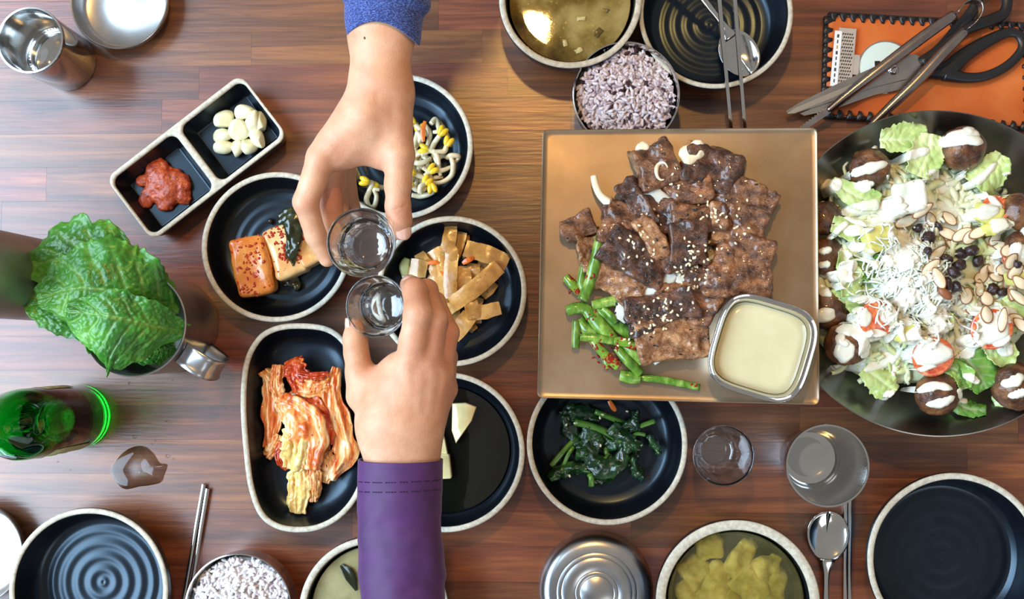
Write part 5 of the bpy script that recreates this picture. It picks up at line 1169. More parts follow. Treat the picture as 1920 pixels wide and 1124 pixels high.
# ================================================================== lettuce in the steel mug
def lettuce_mat():
    m, nt, b = new_mat('lettuce'); v = coords(nt); f = noise(nt, v, 26, 4)
    c = ramp(nt, f, [(0.30, lin((36, 92, 24))), (0.5, lin((62, 132, 36))), (0.72, lin((108, 172, 58)))])
    a = nt.nodes.new('ShaderNodeAttribute'); a.attribute_name = 'vein'; c = mixc(nt, a.outputs['Fac'], c, lin((150, 196, 104)))
    L(nt, c, b.inputs['Base Color']); h = noise(nt, v, 210, 3); bump(nt, b, h, 0.5, 0.0014); setin(b, rough=0.34, spec=0.5, trans=0.0)
    b.inputs['Subsurface Weight'].default_value = 0.15; b.inputs['Subsurface Scale'].default_value = 0.003; b.inputs['Subsurface Radius'].default_value = (.4, 1, .2); return m
MT['lettuce'] = lettuce_mat()
def lettuce(label, mid, wl, wr, seed, **k):
    sc_ = S(.12)
    V, Fs, vf = leaf(PP(mid), [a/sc_ for a in wl], [a/sc_ for a in wr], 110, 71, seed=seed, **k)
    o = obj('lettuce_leaf', V, Fs, 'lettuce', attrs={'vein': vf*.7}); tag(o, label, 'lettuce')
common = dict(vein=.0018, nvein=8, teeth=.11, puff=.0011)
# midrib runs from the mug (right) to the tip (left): left side of travel = below in the photo
lettuce('bluish underside of a lettuce leaf at the far left', [(300, 600, .070), (190, 590, .096), (100, 570, .104), (36, 545, .100)], [20, 48, 56, 10], [20, 60, 60, 10], 21, ruffle=.007, rfreq=40, droop=(-.1, -.2), **common)
lettuce('rearmost lettuce leaf with a ruffled top edge', [(318, 560, .078), (240, 510, .112), (140, 480, .122), (38, 505, .112)], [20, 60, 80, 14], [18, 50, 76, 16], 33, ruffle=.009, rfreq=42, droop=(-.1, -.25), **common)
lettuce('broad bright lettuce leaf in the middle of the bunch', [(332, 592, .080), (250, 555, .122), (150, 540, .134), (68, 562, .124)], [24, 84, 112, 16], [22, 88, 92, 18], 47, ruffle=.008, rfreq=45, droop=(-.2, -.18), **common)
lettuce('front lettuce leaf drooping over the mug rim', [(346, 622, .088), (290, 612, .122), (210, 594, .142), (124, 584, .136)], [20, 74, 104, 30], [16, 42, 50, 20], 58, ruffle=.007, rfreq=50, droop=(-.28, -.1), **common)
lettuce('small inner lettuce leaf low inside the mug', [(330, 650, .060), (290, 660, .074), (240, 665, .078)], [10, 26, 14], [10, 26, 14], 66, ruffle=.006, rfreq=60, **common)
# ================================================================== grilled meat on the tray
def meat_mat(name, dark, mid, light, vary=0.12):
    return nmat(name, [(0.28, lin(dark)), (0.45, lin(mid)), (0.62, lin(light)), (0.80, lin(tuple(min(255, int(q*1.25)) for q in light)))], 62, 6,
                specks=[(150, 0.66, lin((26, 14, 10)))], bumps=(230, 1.0, 0.0026), rough=0.26, coat=0.6, spec=0.6, vary=vary, stretch=(1.0, 1.9, 1.3))
MT['meat'] = meat_mat('grilled_beef', (44, 22, 14), (100, 60, 34), (150, 98, 60))
MT['meat_dark'] = meat_mat('charred_beef', (24, 13, 10), (66, 36, 23), (112, 68, 42))
MT['meat_light'] = meat_mat('light_brown_beef', (84, 48, 28), (142, 94, 58), (188, 138, 92))
MT['bone'] = nmat('rib_bone', [(0.3, lin((226, 204, 160))), (0.7, lin((246, 236, 212)))], 60, specks=[(90, 0.70, lin((150, 96, 50)))], rough=0.35)
MT['onion'] = nmat('pale_onion', [(0.3, lin((200, 202, 190))), (0.7, lin((232, 234, 226)))], 50, rough=0.22, coat=0.3, sss=0.2, sss_scale=0.004)
TZ = TRAY_Z; MP = Pile(); tv, tf = box((ctr[0]-.14, ctr[1]-.14, TZ-.01), (ctr[0]+.14, ctr[1]+.14, TZ)); MP.add(tv, tf)
# onion slices under the meat
for k, (pl, w, lab) in enumerate([([(1196, 372), (1220, 362), (1252, 384), (1266, 410)], 26, 'pale onion strip under the upper meat pieces'), ([(1160, 600), (1180, 570), (1200, 540)], 40, 'pale onion slice left of the lower meat'), ([(1196, 560), (1230, 540), (1262, 510)], 36, 'pale onion slice between the meat pieces'), ([(1204, 622), (1218, 652), (1236, 680)], 24, 'onion tip below the scallions'),
        ([(1258, 495), (1270, 520), (1290, 530)], 26, 'onion piece showing in the middle of the meat'), ([(1335, 480), (1345, 500), (1350, 520)], 26, 'onion piece between the right meat pieces'), ([(1330, 350), (1345, 366), (1352, 384)], 20, 'onion scrap under the top right meat')]):
    V, Fs = ribbon(PP([(x, y, TZ+(.013, .010, .012, .004, .010, .008, .008)[k]+.001*(i % 2)) for i, (x, y) in enumerate(pl)]), [w/2000*.6, w/2000, w/2000*.7], .0022, 26, 9, .0012, .0006, 80, k+5, edge=.001)
    V[:, 2] = np.maximum(V[:, 2], TZ+.0004); MP.add(V, Fs); tag(obj('onion_slice', V, Fs, 'onion'), lab, 'onion')
tag(obj('rib_bone', *tube(spline(PP([(1113, 330, TZ+.010), (1117, 348, TZ+.011), (1127, 368, TZ+.012), (1148, 386, TZ+.013)]), 22), interp([.0030, .0034, .0036, .0050], 22), 12, .8), 'bone'), 'curved white rib bone sticking out at the upper left', 'bone')
# x, y, w, d, height mm, base lift mm, rotation, material, label
mc = [(1222, 312, 78, 88, 20, 0, .35, 'meat', 'upper left rib piece with two round bone ends'), (1328, 318, 96, 78, 20, 0, -.45, 'meat_dark', 'charred rib piece with a white bone end at the top'),
      (1280, 356, 80, 64, 13, 1, .2, 'meat', 'flat brown meat slice between the two rib pieces'), (1398, 386, 112, 82, 15, 3, -.52, 'meat', 'large rectangular meat slice at the upper right'),
      (1304, 402, 92, 56, 14, 5, .05, 'meat', 'ridged meat slice in the upper middle'), (1376, 432, 96, 62, 13, 0, -.3, 'meat_light', 'pale edged meat slice right of the middle'),
      (1296, 460, 84, 96, 17, 6, .1, 'meat_dark', 'glossy meat piece sprinkled with sesame in the middle'), (1404, 470, 92, 66, 13, 5, -.35, 'meat', 'meat slice at the right edge of the pile'), (1388, 516, 112, 96, 18, 3, -.25, 'meat', 'thick meat chunk above the sauce cup'),
      (1094, 430, 72, 58, 12, 1, .3, 'meat', 'fanned meat slice at the left edge'), (1112, 470, 60, 70, 12, 0, .1, 'meat_light', 'fatty meat slice behind the tall scallion'), (1192, 388, 38, 84, 14, 6, .55, 'meat_dark', 'narrow charred meat strip at the upper left'), (1236, 408, 56, 66, 13, 3, .3, 'meat_dark', 'round charred meat piece left of the middle'),
      (1222, 446, 34, 80, 15, 9, .62, 'meat_light', 'narrow meat strip standing on edge'), (1168, 432, 100, 84, 14, 4, -.35, 'meat', 'broad meat slice left of the standing strip'), (1190, 480, 120, 66, 15, 6, -.45, 'meat_dark', 'long dark meat slice with sesame on the left'),
      (1160, 524, 96, 72, 15, 1, -.45, 'meat_light', 'coarse grained meat slice beside the scallions'), (1308, 548, 104, 92, 15, 1, -.5, 'meat', 'brown glazed meat slice left of the sauce cup'), (1242, 582, 132, 58, 16, 6, .05, 'meat_dark', 'charred meat piece topped with white sesame'), (1262, 640, 124, 76, 17, 2, .18, 'meat_light', 'light brown meat slice at the bottom of the pile'), (1150, 395, 60, 40, 12, 2, .3, 'meat_dark', 'meat around the white rib bone')]
for k, (x, y, w, dp, hh, lift, a, m, lab) in enumerate(mc):
    hh *= .001; lift *= .001; s = S(TZ+.015)
    V, Fs = lump(P(x, y, TZ+lift+hh/2+.0006), (w/s*1.07, dp/s*1.07, hh), (0.10*math.sin(k*2.1), 0.12*math.cos(k*1.3), -a if False else a), 0.34, 0.0012, 0.0026, 85, k+200, 3, 0.0030, bend=0.0016*math.sin(k), warp=0.0085)
    V[:, 2] = np.maximum(V[:, 2], TZ+.0003); MP.add(V, Fs); tag(obj('grilled_meat', V, Fs, m), lab, 'meat')
for (x, y, w, d, a, zz) in [(1206, 279, 26, 22, .4, .012), (1299, 287, 50, 36, .6, .0165)]:
    V, Fs = lump(P(x, y, TZ+zz), (w/2000, d/2000, .013), (0, 0, a), .9, .0011, .0012, 140, int(x), 3); MP.add(V, Fs)
    tag(obj('bone_end', V, Fs, 'bone'), {1206: 'small white bone end on the upper left rib piece', 1299: 'white bone end on the charred top rib piece'}[x], 'bone')
q = [(1241+11*math.cos(t), 322+16*math.sin(t)) for t in np.linspace(1.2, 5.9, 15)]; rp = PP([(x, y, .1) for x, y in q]); rp[:, 2] = [MP.z(v[0], v[1], TZ)+.0004 for v in rp]
V, Fs = tube(spline(rp, 40), interp([.0006, .0014, .0020, .0012, .0006], 40), 8, .7); tag(obj('bone_end', V, Fs, 'bone'), 'ring shaped cut bone face on the upper left rib piece', 'bone')
# scallions
MT['scal'] = nmat('green_scallion', [(0.3, lin((58, 100, 26))), (0.5, lin((98, 142, 42))), (0.72, lin((164, 192, 96)))], 70, 4, stretch=(2, 1, 1), specks=[(230, 0.73, lin((150, 34, 14)))], rough=0.24, coat=0.35, vary=0.15)
MT['scal_red'] = nmat('seasoned_scallion', [(0.3, lin((84, 124, 30))), (0.55, lin((120, 160, 50))), (0.75, lin((170, 90, 40)))], 70, 3, specks=[(150, 0.56, lin((140, 26, 10)))], rough=0.22, coat=0.4)
sc_l = [([(1126, 443), (1114, 500), (1106, 530), (1092, 564)], 20, 12, 'scal', 'tall upright scallion piece leaning on the meat'), ([(1094, 500), (1090, 530), (1098, 550)], 14, 5, 'scal', 'short scallion behind the tall one'), ([(1060, 519), (1074, 534), (1088, 550)], 16, 4, 'scal_red', 'left pointing scallion dotted with red pepper'), ([(1176, 562), (1144, 566), (1110, 573)], 18, 7, 'scal', 'dark scallion piece pointing right under the meat'),
        ([(1063, 584), (1080, 578), (1098, 580), (1108, 596)], 20, 8, 'scal', 'curled scallion ring at the left'), ([(1080, 602), (1080, 630), (1079, 653)], 14, 4, 'scal', 'upright scallion stub at the lower left'), ([(1088, 633), (1120, 635), (1156, 641)], 13, 10, 'scal', 'pale scallion lying across the pile'), ([(1104, 584), (1126, 612), (1150, 640)], 26, 6, 'scal', 'widest scallion piece in the pile'),
        ([(1120, 580), (1152, 606), (1194, 636)], 22, 4, 'scal', 'light green split scallion running to the lower right'), ([(1130, 578), (1146, 592), (1154, 606)], 10, 9, 'scal', 'thin scallion with a white shine'), ([(1110, 636), (1126, 656), (1160, 690)], 16, 9, 'scal_red', 'red coated scallion in the middle'), ([(1157, 652), (1176, 676), (1202, 702)], 16, 6, 'scal', 'scallion piece pointing to the lower right'), ([(1130, 662), (1138, 680), (1142, 690)], 12, 3, 'scal_red', 'short red flecked scallion stub'),
        ([(1170, 640), (1190, 662), (1206, 680)], 22, 5, 'scal', 'hollow cut scallion end by the onion tip'), ([(1163, 704), (1182, 708), (1200, 709)], 22, 3, 'scal', 'flattened scallion at the bottom of the pile'), ([(1196, 708), (1250, 714), (1312, 727)], 12, 3, 'scal', 'long thin scallion trailing along the tray bottom'), ([(1086, 600), (1104, 620), (1132, 630)], 22, 2, 'scal', 'lower scallion layer at the left'), ([(1152, 640), (1170, 642), (1192, 650)], 16, 10, 'scal_red', 'red peppered white scallion end')]
for k, (pl, w, lift, m, lab) in enumerate(sc_l):
    z0 = TZ+lift*.001+.002; V, Fs = ribbon(PP([(x, y, z0+.0012*(i % 2)) for i, (x, y) in enumerate(pl)]), [w/2010*.85, w/2010, w/2010*.9], .0014, 26, 11, w/2010*.26, .0004, 90, k)
    V[:, 2] = np.maximum(V[:, 2], TZ+.0004); MP.add(V, Fs); tag(obj('scallion_piece', V, Fs, m), lab, 'scallion')
# seeds
rng = np.random.default_rng(3); sd, sd2 = [], []
for cx, cy, sp_, n, who in [(1216, 404, 8, 4, 0), (1345, 402, 16, 16, 0), (1200, 478, 26, 14, 0), (1190, 452, 20, 8, 0), (1306, 470, 28, 22, 0), (1295, 500, 22, 14, 0), (1245, 584, 24, 26, 0), (1300, 530, 22, 16, 0), (1388, 436, 20, 8, 0), (1262, 350, 20, 6, 0), (1318, 375, 10, 4, 0), (1170, 630, 20, 6, 0), (1385, 390, 24, 3, 0), (1225, 620, 14, 6, 0),
                            (1220, 520, 18, 9, 1), (1180, 590, 24, 10, 1), (1300, 400, 40, 7, 1), (1150, 430, 40, 8, 1), (1300, 470, 30, 6, 1)]:
    for i in range(n):
        q = P(cx+rng.normal()*sp_*.7, cy+rng.normal()*sp_*.6, TZ+.02); zt = MP.z(q[0], q[1], TZ)
        (sd2 if who else sd).append(ball((q[0], q[1], zt+.0005), (.0017, .00105, .0008), n=5, rot=(0, 0, rng.uniform(0, 3))))
o = obj('sesame_seeds', *join(sd), 'sesame'); tag(o, 'white sesame seeds sprinkled over the grilled meat', 'sesame', kind='stuff')
o = obj('black_sesame', *join(sd2), flat('black_sesame', (0.02, 0.02, 0.022, 1), rough=0.4)); tag(o, 'black sesame seeds sprinkled over the meat and onion', 'sesame', kind='stuff')
fl2 = []
for cx, cy, sp_, n in [(1076, 540, 8, 6), (1118, 656, 10, 12), (1150, 640, 8, 8), (1160, 678, 10, 10), (1106, 520, 4, 5), (1140, 686, 4, 4), (1306, 724, 3, 3), (1110, 590, 6, 5)]:
    for i in range(n):
        q = P(cx+rng.normal()*sp_, cy+rng.normal()*sp_, TZ+.01); zt = MP.z(q[0], q[1], TZ)
        fl2.append(ball((q[0], q[1], zt+.0003), (rng.uniform(.0008, .0022), rng.uniform(.0006, .0015), .0006), n=4, rot=(0, 0, rng.uniform(0, 3))))
o = obj('pepper_flakes', *join(fl2), flat('pepper_flake', lin((150, 26, 10)), rough=0.25)); tag(o, 'red pepper flakes stuck on the scallions', 'pepper flakes', kind='stuff')
# ================================================================== salad
SP = Pile(); SB = 0.0
def sal_r(x, y): return math.hypot(x-SALC[0], y-SALC[1])
# bed of shredded leaves: one uncountable mass
MT['shred'] = nmat('pale_shreds', [(0.3, lin((190, 202, 128))), (0.5, lin((228, 232, 190))), (0.7, lin((248, 248, 234)))], 26, 3, rough=0.35, sss=0.1, sss_scale=0.004)
MT['cabbage'] = nmat('white_cabbage', [(0.3, lin((226, 236, 214))), (0.7, lin((248, 250, 242)))], 40, rough=0.3, sss=0.1, sss_scale=0.003)
BC = P(1742, 505, .07)
bed = lathe([(0, .012), (.080, .012), (.098, .022), (.112, .040), (.108, .049), (.095, .056), (.070, .063), (.04, .068), (0, .070)], (BC[0], BC[1], 0), 72, .07, 3)
bv = bed[0].copy(); bv[:, 2] += .004*fbm(bv*45, 5, 3)*(bv[:, 2] > .03)
o = obj('salad_greens', bv, bed[1], 'shred'); tag(o, 'mixed chopped greens heaped under the salad toppings', 'greens', kind='stuff'); SP.add(bv, bed[1])
rng = np.random.default_rng(8)
def strip(cx, cy, L_, w, seed, lift, curl):
    a = rng.uniform(0, 6.28); pts = []
    x, y = cx, cy
    for i in range(5):
        pts.append((x, y)); a += rng.normal()*curl; x += math.cos(a)*L_/4; y += math.sin(a)*L_/4
    q = PP([(px_, py_, .07) for px_, py_ in pts]); q[:, 2] = [SP.z(v[0], v[1], .05)+lift+rng.uniform(0, .003) for v in q]
    return ribbon(q, [w*.7, w, w*.6], .0007, 10, 3, w*.2, 0, 60, seed)
ch = []
for k in range(330):
    t = rng.random()*6.28; r = math.sqrt(rng.random())*215; ch.append(strip(1742+r*math.cos(t), 505+r*math.sin(t)*1.0, rng.uniform(24, 60), rng.uniform(.003, .008), k, .001, .5))
o = obj('lettuce_shreds', *join(ch), 'shred'); tag(o, 'loose pale lettuce shreds all over the salad', 'lettuce', kind='stuff')
# torn lettuce leaves
def sl_mat(name, a, b, c): return nmat(name, [(0.3, lin(a)), (0.5, lin(b)), (0.72, lin(c))], 30, 4, specks=[(130, 0.74, lin((110, 96, 40)))], bumps=(160, 0.5, 0.0012), rough=0.28, coat=0.25, vary=0.06, attr=('vein', lin((232, 238, 200))))
MT['ice'] = sl_mat('pale_iceberg', (142, 172, 84), (184, 204, 124), (218, 228, 168)); MT['rom'] = sl_mat('green_romaine', (52, 110, 30), (92, 146, 50), (150, 186, 90))
sl = [([(1650, 262), (1690, 262), (1740, 256)], [16, 30, 26], [16, 26, 20], .070, 'ice', 'pale iceberg leaf at the top of the salad'), ([(1745, 250), (1738, 290), (1720, 330)], [20, 34, 20], [20, 36, 24], .074, 'ice', 'ruffled iceberg leaf left of the top right meatball'), ([(1880, 290), (1860, 320), (1830, 350)], [14, 34, 30], [14, 34, 30], .074, 'ice', 'pale curled lettuce leaf right of the top meatball'),
      ([(1600, 500), (1640, 505), (1690, 520)], [14, 30, 14], [12, 28, 14], .078, 'rom', 'dark green romaine strip left of the cabbage'), ([(1580, 470), (1592, 520), (1598, 555)], [12, 24, 20], [12, 22, 20], .080, 'ice', 'white ribbed lettuce stalk at the left'), ([(1560, 560), (1600, 555), (1650, 545)], [14, 26, 14], [14, 26, 14], .073, 'ice', 'lettuce leaf under the left tomato'),
      ([(1640, 560), (1625, 575), (1590, 578)], [10, 14, 10], [8, 12, 8], .080, 'ice', 'narrow lettuce piece left of the cabbage mound'), ([(1800, 660), (1832, 696), (1850, 730)], [20, 44, 24], [16, 36, 22], .070, 'rom', 'bright green romaine leaf at the lower right'), ([(1760, 680), (1800, 700), (1810, 730)], [10, 20, 12], [10, 20, 12], .072, 'rom', 'green leaf beside the bottom meatball'),
      ([(1620, 690), (1660, 720), (1680, 735)], [16, 26, 12], [16, 30, 12], .060, 'ice', 'limp lettuce leaf at the lower left of the salad'), ([(1780, 740), (1810, 765), (1850, 770)], [8, 18, 10], [8, 16, 10], .056, 'rom', 'green leaf tip below the bottom meatball'), ([(1850, 640), (1880, 660), (1905, 650)], [16, 28, 12], [16, 28, 12], .074, 'ice', 'pale leaf below the right tomato'),
      ([(1730, 600), (1760, 605), (1790, 600)], [12, 22, 12], [12, 22, 12], .080, 'ice', 'yellow green lettuce curl below the cabbage'), ([(1560, 420), (1600, 430), (1630, 440)], [14, 24, 14], [14, 24, 14], .074, 'ice', 'olive speckled lettuce leaf left of the pineapple'), ([(1880, 560), (1905, 590), (1915, 620)], [14, 26, 14], [14, 26, 14], .076, 'ice', 'pale lettuce leaf at the right edge'), ([(1560, 340), (1610, 370), (1650, 380)], [10, 24, 16], [10, 24, 16], .070, 'ice', 'lettuce leaf below the top left meatball'), ([(1840, 420), (1860, 400), (1890, 380)], [12, 20, 12], [12, 20, 12], .078, 'ice', 'lettuce leaf beside the upper right tomato'), ([(1870, 730), (1890, 760), (1900, 780)], [10, 20, 8], [10, 20, 8], .055, 'ice', 'pale leaf under the lower right meatball')]
for k, (pl, wl, wr, z, m, lab) in enumerate(sl):
    pts = PP([(x, y, z) for x, y in pl]); V, Fs, vf = leaf(pts, [a/2000 for a in wl], [a/2000 for a in wr], 34, 25, seed=k*7, ruffle=.008, rfreq=70, vein=.0012, nvein=5, teeth=.12, puff=.0006, droop=(-.15, -.15), cup=.1)
    SP.add(V, Fs); tag(obj('torn_lettuce', V, Fs, m, attrs={'vein': vf*.5}), lab, 'lettuce')
# meatballs
MT['mball'] = nmat('fried_meatball', [(0.3, lin((48, 24, 14))), (0.5, lin((92, 54, 30))), (0.72, lin((140, 94, 54)))], 80, 5, bumps=(230, 0.9, 0.0018), specks=[(170, 0.68, lin((30, 16, 10)))], rough=0.36, coat=0.3, vary=0.1)
mb = [(1631, 316, 39, .068, 'meatball at the upper left of the salad'), (1806, 280, 43, .072, 'largest meatball at the top of the salad'), (1912, 398, 36, .080, 'meatball cut by the right edge of the picture'), (1545, 410, 34, .061, 'orange lit meatball beside the tray edge'), (1545, 482, 36, .060, 'meatball half hidden by the tray on the left'), (1553, 578, 40, .059, 'meatball under the tray edge left of the tomato'), (1588, 645, 42, .070, 'meatball with a ring of dressing at the lower left'), (1759, 738, 42, .066, 'striped meatball at the bottom of the salad'), (1903, 724, 44, .070, 'meatball at the lower right corner of the salad'), (1914, 462, 30, .082, 'small dark meatball beside the right almonds')]
for k, (x, y, r, z, lab) in enumerate(mb):
    s = S(z); V, Fs = ball(P(x, y, z), (r/s, r/s*.95, r/s*.82), .0016, 130, k+3, 22, (0, 0, k)); SP.add(V, Fs); tag(obj('meatball', V, Fs, 'mball'), lab, 'meatball')
# cherry tomato halves
MT['tom'] = nmat('tomato_skin', [(0.3, lin((176, 40, 20))), (0.7, lin((214, 74, 36)))], 40, rough=0.15, coat=0.4); MT['tomflesh'] = nmat('tomato_flesh', [(0.35, lin((190, 60, 30))), (0.55, lin((224, 120, 70))), (0.7, lin((238, 170, 120)))], 150, rough=0.18, coat=0.4)
def tomato(label, x, y, z, r, tilt, a):
    s = r/S(z); Rm = euler(tilt, 0, a); pr_ = [(s*math.cos(q), -s*.9*math.sin(q)) for q in np.linspace(math.pi/2, 0, 9)]; pr_[0] = (0, -s*.9)
    V, Fs = lathe(pr_, (0, 0, 0), 32); c = P(x, y, z); t = thing('cherry_tomato', label, 'tomato', c); W = V@Rm.T+c; SP.add(W, Fs)
    obj('tomato_skin', W, Fs, 'tom', t); V2, F2 = lathe([(s, 0), (s*.94, .0010), (s*.82, .0012), (s*.6, .0004), (s*.45, .0010), (s*.2, .0012), (0, .0012)], (0, 0, 0), 32); W2 = V2@Rm.T+c; SP.add(W2, F2); obj('cut_face', W2, F2, 'tomflesh', t)
tomato('cherry tomato half with two dressing blobs at the left', 1647, 598, .088, 36, .25, .3); tomato('cherry tomato half under white dressing at the bottom', 1750, 670, .082, 38, .3, 0); tomato('cherry tomato half covered by dressing at the right', 1860, 618, .088, 38, .2, -.3); tomato('cherry tomato piece at the upper right', 1868, 390, .082, 26, -.4, .5); tomato('cherry tomato piece at the right edge', 1908, 482, .086, 28, -.3, -.4)
# fruit
MT['pine'] = nmat('pineapple', [(0.3, lin((206, 196, 92))), (0.7, lin((230, 222, 140)))], 40, rough=0.2, coat=0.4, sss=0.2, sss_scale=0.005)
for k, (x, y, w, d, a, z, lab) in enumerate([(1646, 446, 54, 48, .3, .086, 'pale yellow pineapple chunk left of the cabbage'), (1700, 622, 40, 36, .1, .082, 'yellow pineapple chunk behind the bottom dressing'), (1852, 402, 44, 34, -.3, .080, 'yellow fruit chunk below the upper right leaf'), (1866, 425, 36, 24, .5, .083, 'small yellow fruit piece above the almonds'), (1905, 520, 30, 24, .3, .084, 'orange yellow fruit piece at the right edge')]):
    V, Fs = lump(P(x, y, z), (w/2010, d/2010, .016), (.15, .1, a), .3, .0013, .0008, 70, k+300); SP.add(V, Fs); tag(obj('pineapple_chunk', V, Fs, 'pine'), lab, 'fruit')
# white radish slice
V, Fs = lump(P(1706, 370, .087), (60/2030, 58/2030, .010), (.1, .05, .2), .8, .0013, .0010, 70, 340); SP.add(V, Fs); tag(obj('white_cheese', V, Fs, 'cabbage'), 'bright white cheese lump below the top left meatball', 'cheese')
# fine white cabbage
CBV, CBF = ball(P(1712, 525, .068), (.042, .036, .020), .003, 60, 4, 16); SP.add(CBV, CBF)
cs2 = [(CBV, CBF)]
for k in range(420):
    x, y = 1708+rng.normal()*42, 525+rng.normal()*40
    cs2.append(strip(x, y, rng.uniform(26, 62), rng.uniform(.0010, .0021), k, .0006+abs(rng.normal())*.002, .45))
o = obj('shredded_cabbage', *join(cs2), 'cabbage'); tag(o, 'fine shredded white cabbage in the middle of the salad', 'cabbage', kind='stuff'); SP.add(*join(cs2))
# dressing
MT['dress'] = nmat('white_dressing', [(0.3, lin((234, 230, 208))), (0.7, lin((244, 242, 228)))], 30, rough=0.20, coat=0.3, sss=0.15, sss_scale=0.004)
dr = []
def D(px, py, rx, ry, rot=0, th=.0024, irr=.22): q = P(px, py, .085); dr.append(drape_blob(SP, q[:2], rx/2020, ry/2020, rot, th, len(dr)+1, irr, default=.03))
def DS(pts, w, th=.0022): dr.append(drape(SP, PP([(x, y, .085) for x, y in pts])[:, :2], [q/2020 for q in w], th, 22, 7, default=.03, seed=len(dr)))
DS([(1598, 324), (1628, 316), (1668, 304)], [14, 20, 14]); DS([(1610, 342), (1632, 346), (1646, 342)], [14, 22, 12]); D(1573, 340, 15, 17); D(1803, 256, 34, 18, .2); DS([(1770, 268), (1800, 262), (1844, 268)], [10, 24, 14]); D(1815, 248, 14, 12)
DS([(1690, 296), (1720, 286), (1752, 276)], [12, 18, 14]); DS([(1585, 395), (1640, 385), (1690, 378)], [20, 30, 24]); DS([(1590, 405), (1650, 412), (1700, 400)], [14, 26, 18]); D(1660, 388, 36, 18); D(1780, 335, 40, 20, -.2); D(1745, 345, 22, 14); DS([(1820, 350), (1850, 330), (1880, 300)], [16, 16, 10]); DS([(1765, 380), (1810, 374), (1858, 362)], [16, 22, 14])
DS([(1890, 322), (1912, 328), (1905, 350), (1875, 368)], [8, 14, 16, 10]); D(1790, 386, 34, 16, .1); D(1845, 398, 26, 14, .3); DS([(1820, 404), (1850, 396), (1872, 382)], [14, 24, 12]); D(1876, 424, 24, 16); D(1602, 468, 18, 16); D(1594, 500, 20, 14, .4); DS([(1540, 470), (1555, 468), (1566, 464)], [10, 14, 10]); DS([(1540, 496), (1555, 494), (1564, 494)], [10, 14, 10])
D(1614, 595, 17, 19); D(1663, 590, 18, 20, .3); D(1552, 592, 22, 13, .2); DS([(1570, 622), (1598, 618), (1620, 640), (1612, 668)], [16, 30, 26, 12]); D(1584, 660, 18, 22); DS([(1590, 650), (1575, 640), (1580, 625)], [14, 16, 12]); DS([(1600, 692), (1640, 684), (1690, 672), (1715, 660)], [14, 26, 34, 20]); D(1640, 664, 24, 18); D(1722, 630, 28, 17, .1, .004); D(1750, 664, 40, 22, -.05, .004); D(1855, 616, 32, 26, 0, .003)
D(1815, 655, 24, 20); D(1830, 640, 22, 14); D(1834, 712, 18, 8, -.4); DS([(1725, 738), (1757, 724), (1790, 730)], [10, 16, 10]); DS([(1742, 760), (1770, 756), (1794, 744)], [10, 18, 10]); D(1686, 745, 13, 12, 0, .003); D(1705, 747, 6, 6); D(1820, 745, 22, 12, -.6); DS([(1880, 722), (1900, 716), (1918, 702)], [14, 20, 14]); DS([(1892, 744), (1910, 738), (1919, 730)], [10, 16, 10])
D(1700, 560, 26, 18, .3); D(1760, 590, 30, 16, .2); D(1830, 570, 30, 18, -.3); D(1890, 590, 26, 18); D(1680, 480, 26, 20, .2); D(1690, 440, 30, 18); D(1740, 400, 26, 14); D(1640, 630, 24, 12); D(1895, 655, 16, 14); D(1690, 598, 22, 14); D(1610, 430, 22, 12); D(1586, 700, 13, 15, .2); D(1905, 480, 14, 22, .3); D(1760, 620, 22, 12); D(1880, 640, 20, 12); D(1618, 560, 20, 10)
for k in range(46):
    t_ = rng.random()*6.28; r_ = math.sqrt(rng.random())*190
    x_, y_ = 1738+r_*math.cos(t_), 505+r_*math.sin(t_)
    if abs(x_-1790) < 60 and abs(y_-475) < 50: continue
    if k % 2: D(x_, y_, rng.uniform(10, 24), rng.uniform(7, 14), rng.uniform(0, 3), rng.uniform(.002, .004), .4)
    else: a_ = rng.uniform(0, 6.28); l_ = rng.uniform(18, 34); DS([(x_-l_*math.cos(a_), y_-l_*math.sin(a_)), (x_+rng.uniform(-6, 6), y_+rng.uniform(-6, 6)), (x_+l_*math.cos(a_), y_+l_*math.sin(a_))], [8, rng.uniform(10, 18), 8])
jv, jf = join(dr); o = obj('salad_dressing', jv, jf, 'dress'); tag(o, 'creamy white dressing drizzled over the whole salad', 'dressing', kind='stuff'); SP.add(jv, jf)
# raisins
MT['raisin'] = nmat('dark_raisin', [(0.3, lin((24, 12, 14))), (0.7, lin((62, 34, 34)))], 200, bumps=(420, 0.9, 0.0012), rough=0.3, coat=0.3, vary=0.2)
rl = ['leftmost raisin on the cabbage', 'long raisin right of the leftmost one', 'big round raisin below the first two', 'small raisin under the big round one', 'brown raisin touching the long almond slice', 'raisin at the upper left of the dark cluster', 'raisin at the top of the dark cluster', 'raisin at the right of the dark cluster', 'raisin in the middle of the dark cluster', 'raisin at the lower left of the dark cluster', 'bluish raisin below the dark cluster', 'raisin right of the bluish one', 'raisin among the almonds at the right', 'raisin beside the red tomato at the right edge', 'raisin half hidden by the right almonds']
for k, (x, y, rx, ry, a) in enumerate([(1722, 428, 9, 8, .5), (1758, 424, 12, 7, -.8), (1741, 447, 12, 13, 0), (1741, 471, 7, 9, .2), (1775, 485, 12, 8, -.5), (1803, 476, 12, 10, .2), (1822, 470, 13, 10, .4), (1834, 490, 11, 12, 0), (1800, 498, 13, 11, -.3), (1788, 512, 12, 9, -.6), (1776, 532, 10, 13, .2), (1792, 538, 10, 11, 0), (1862, 542, 11, 11, 0), (1906, 496, 9, 9, 0), (1880, 548, 11, 8, .3)]):
    q = P(x, y, .092); z = SP.z(q[0], q[1], .08)+.002; q = P(x, y, z); V, Fs = ball(q, (rx/2020, ry/2020, .0048), .0011, 330, k+5, 12, (0, 0, a)); tag(obj('raisin', V, Fs, 'raisin'), rl[k], 'raisin', 'raisins on the salad')
    SP.add(V, Fs)
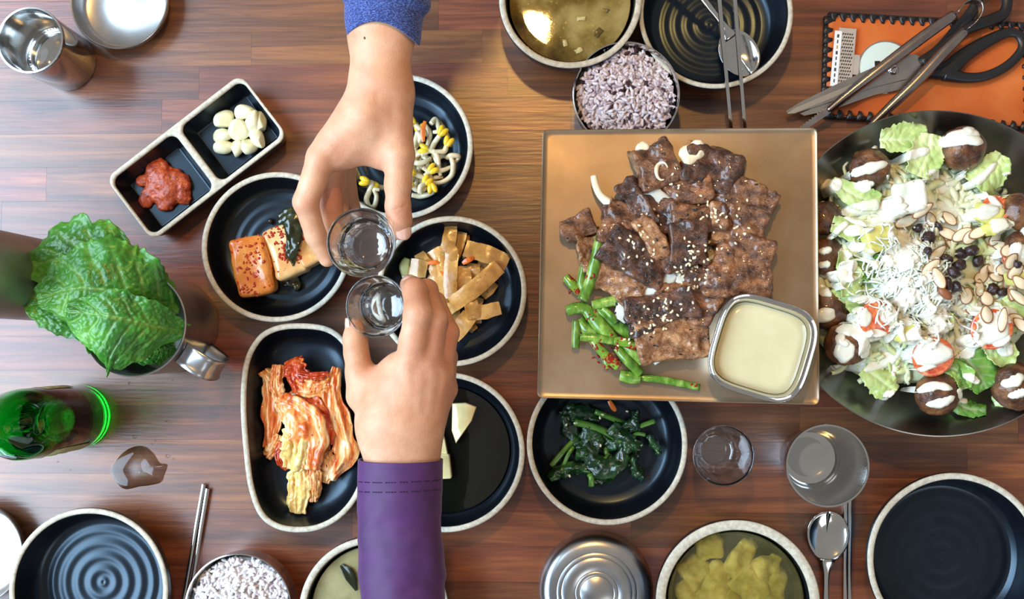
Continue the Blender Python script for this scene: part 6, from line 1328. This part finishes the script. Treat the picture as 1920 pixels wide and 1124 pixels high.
tag(obj('whole_almond', *ball(P(1772, 551, .096), (.0075, .0042, .0036), n=12, rot=(0, 0, -.7)), flat('almond_skin', lin((140, 84, 52)), rough=0.4)), 'brown skinned almond below the raisins', 'almond')
# almond slices
MT['alm'] = nmat('almond_slice', [(0.3, lin((222, 196, 152))), (0.7, lin((242, 228, 198)))], 60, rough=0.4, vary=0.06); MT['almskin'] = flat('almond_rim', lin((150, 98, 58)), rough=0.5)
al = [(1745, 503, 23, 11, .75)]+[(x, y, rng.uniform(14, 23), rng.uniform(8, 12), rng.uniform(0, 3.14)) for x, y in [(1776, 438), (1790, 450), (1804, 440), (1790, 464), (1820, 444), (1836, 436), (1850, 455), (1866, 448), (1858, 470), (1876, 462), (1870, 485), (1890, 470), (1862, 500), (1882, 505), (1896, 490), (1846, 508), (1868, 520), (1890, 528), (1904, 510), (1836, 540), (1850, 560), (1898, 545), (1912, 530), (1840, 520), (1758, 475), (1760, 522), (1812, 555), (1826, 585), (1850, 590), (1872, 575), (1890, 560), (1910, 558), (1780, 410), (1830, 415), (1808, 428), (1745, 412), (1700, 415), (1730, 395), (1905, 600), (1916, 610), (1880, 600)]]
base, bf = lathe([(0, -.0006), (.9, -.0006), (1, 0), (.9, .0006), (0, .0006)], (0, 0, 0), 16)
skin, sf_ = lathe([(.93, -.0008), (1.04, -.0006), (1.04, .0006), (.93, .0008)], (0, 0, 0), 16)
for k, (x, y, a, b_, rot) in enumerate(al):
    q = P(x, y, .09); z = SP.z(q[0], q[1], .07)+.0015; q = P(x, y, z); Rm = euler(rng.uniform(-.35, .35), rng.uniform(-.3, .3), rot) if k else euler(.1, 0, rot)
    sc_ = np.array([a/2030, b_/2030, 1.0]); taper = lambda v: v*np.column_stack([np.ones(len(v)), 1-.25*np.clip(v[:, 0], 0, 1), np.ones(len(v))])
    V = (taper(base)*sc_)@Rm.T+q; o = obj('almond_slice', V, bf, 'alm')
    tag(o, 'largest oval almond slice lying on the cabbage' if k == 0 else 'thin almond slice scattered on the right half of the salad', 'almond', 'almond slices on the salad')
    obj('almond_skin', (taper(skin)*sc_)@Rm.T+q, sf_, 'almskin', o); SP.add(V, bf)
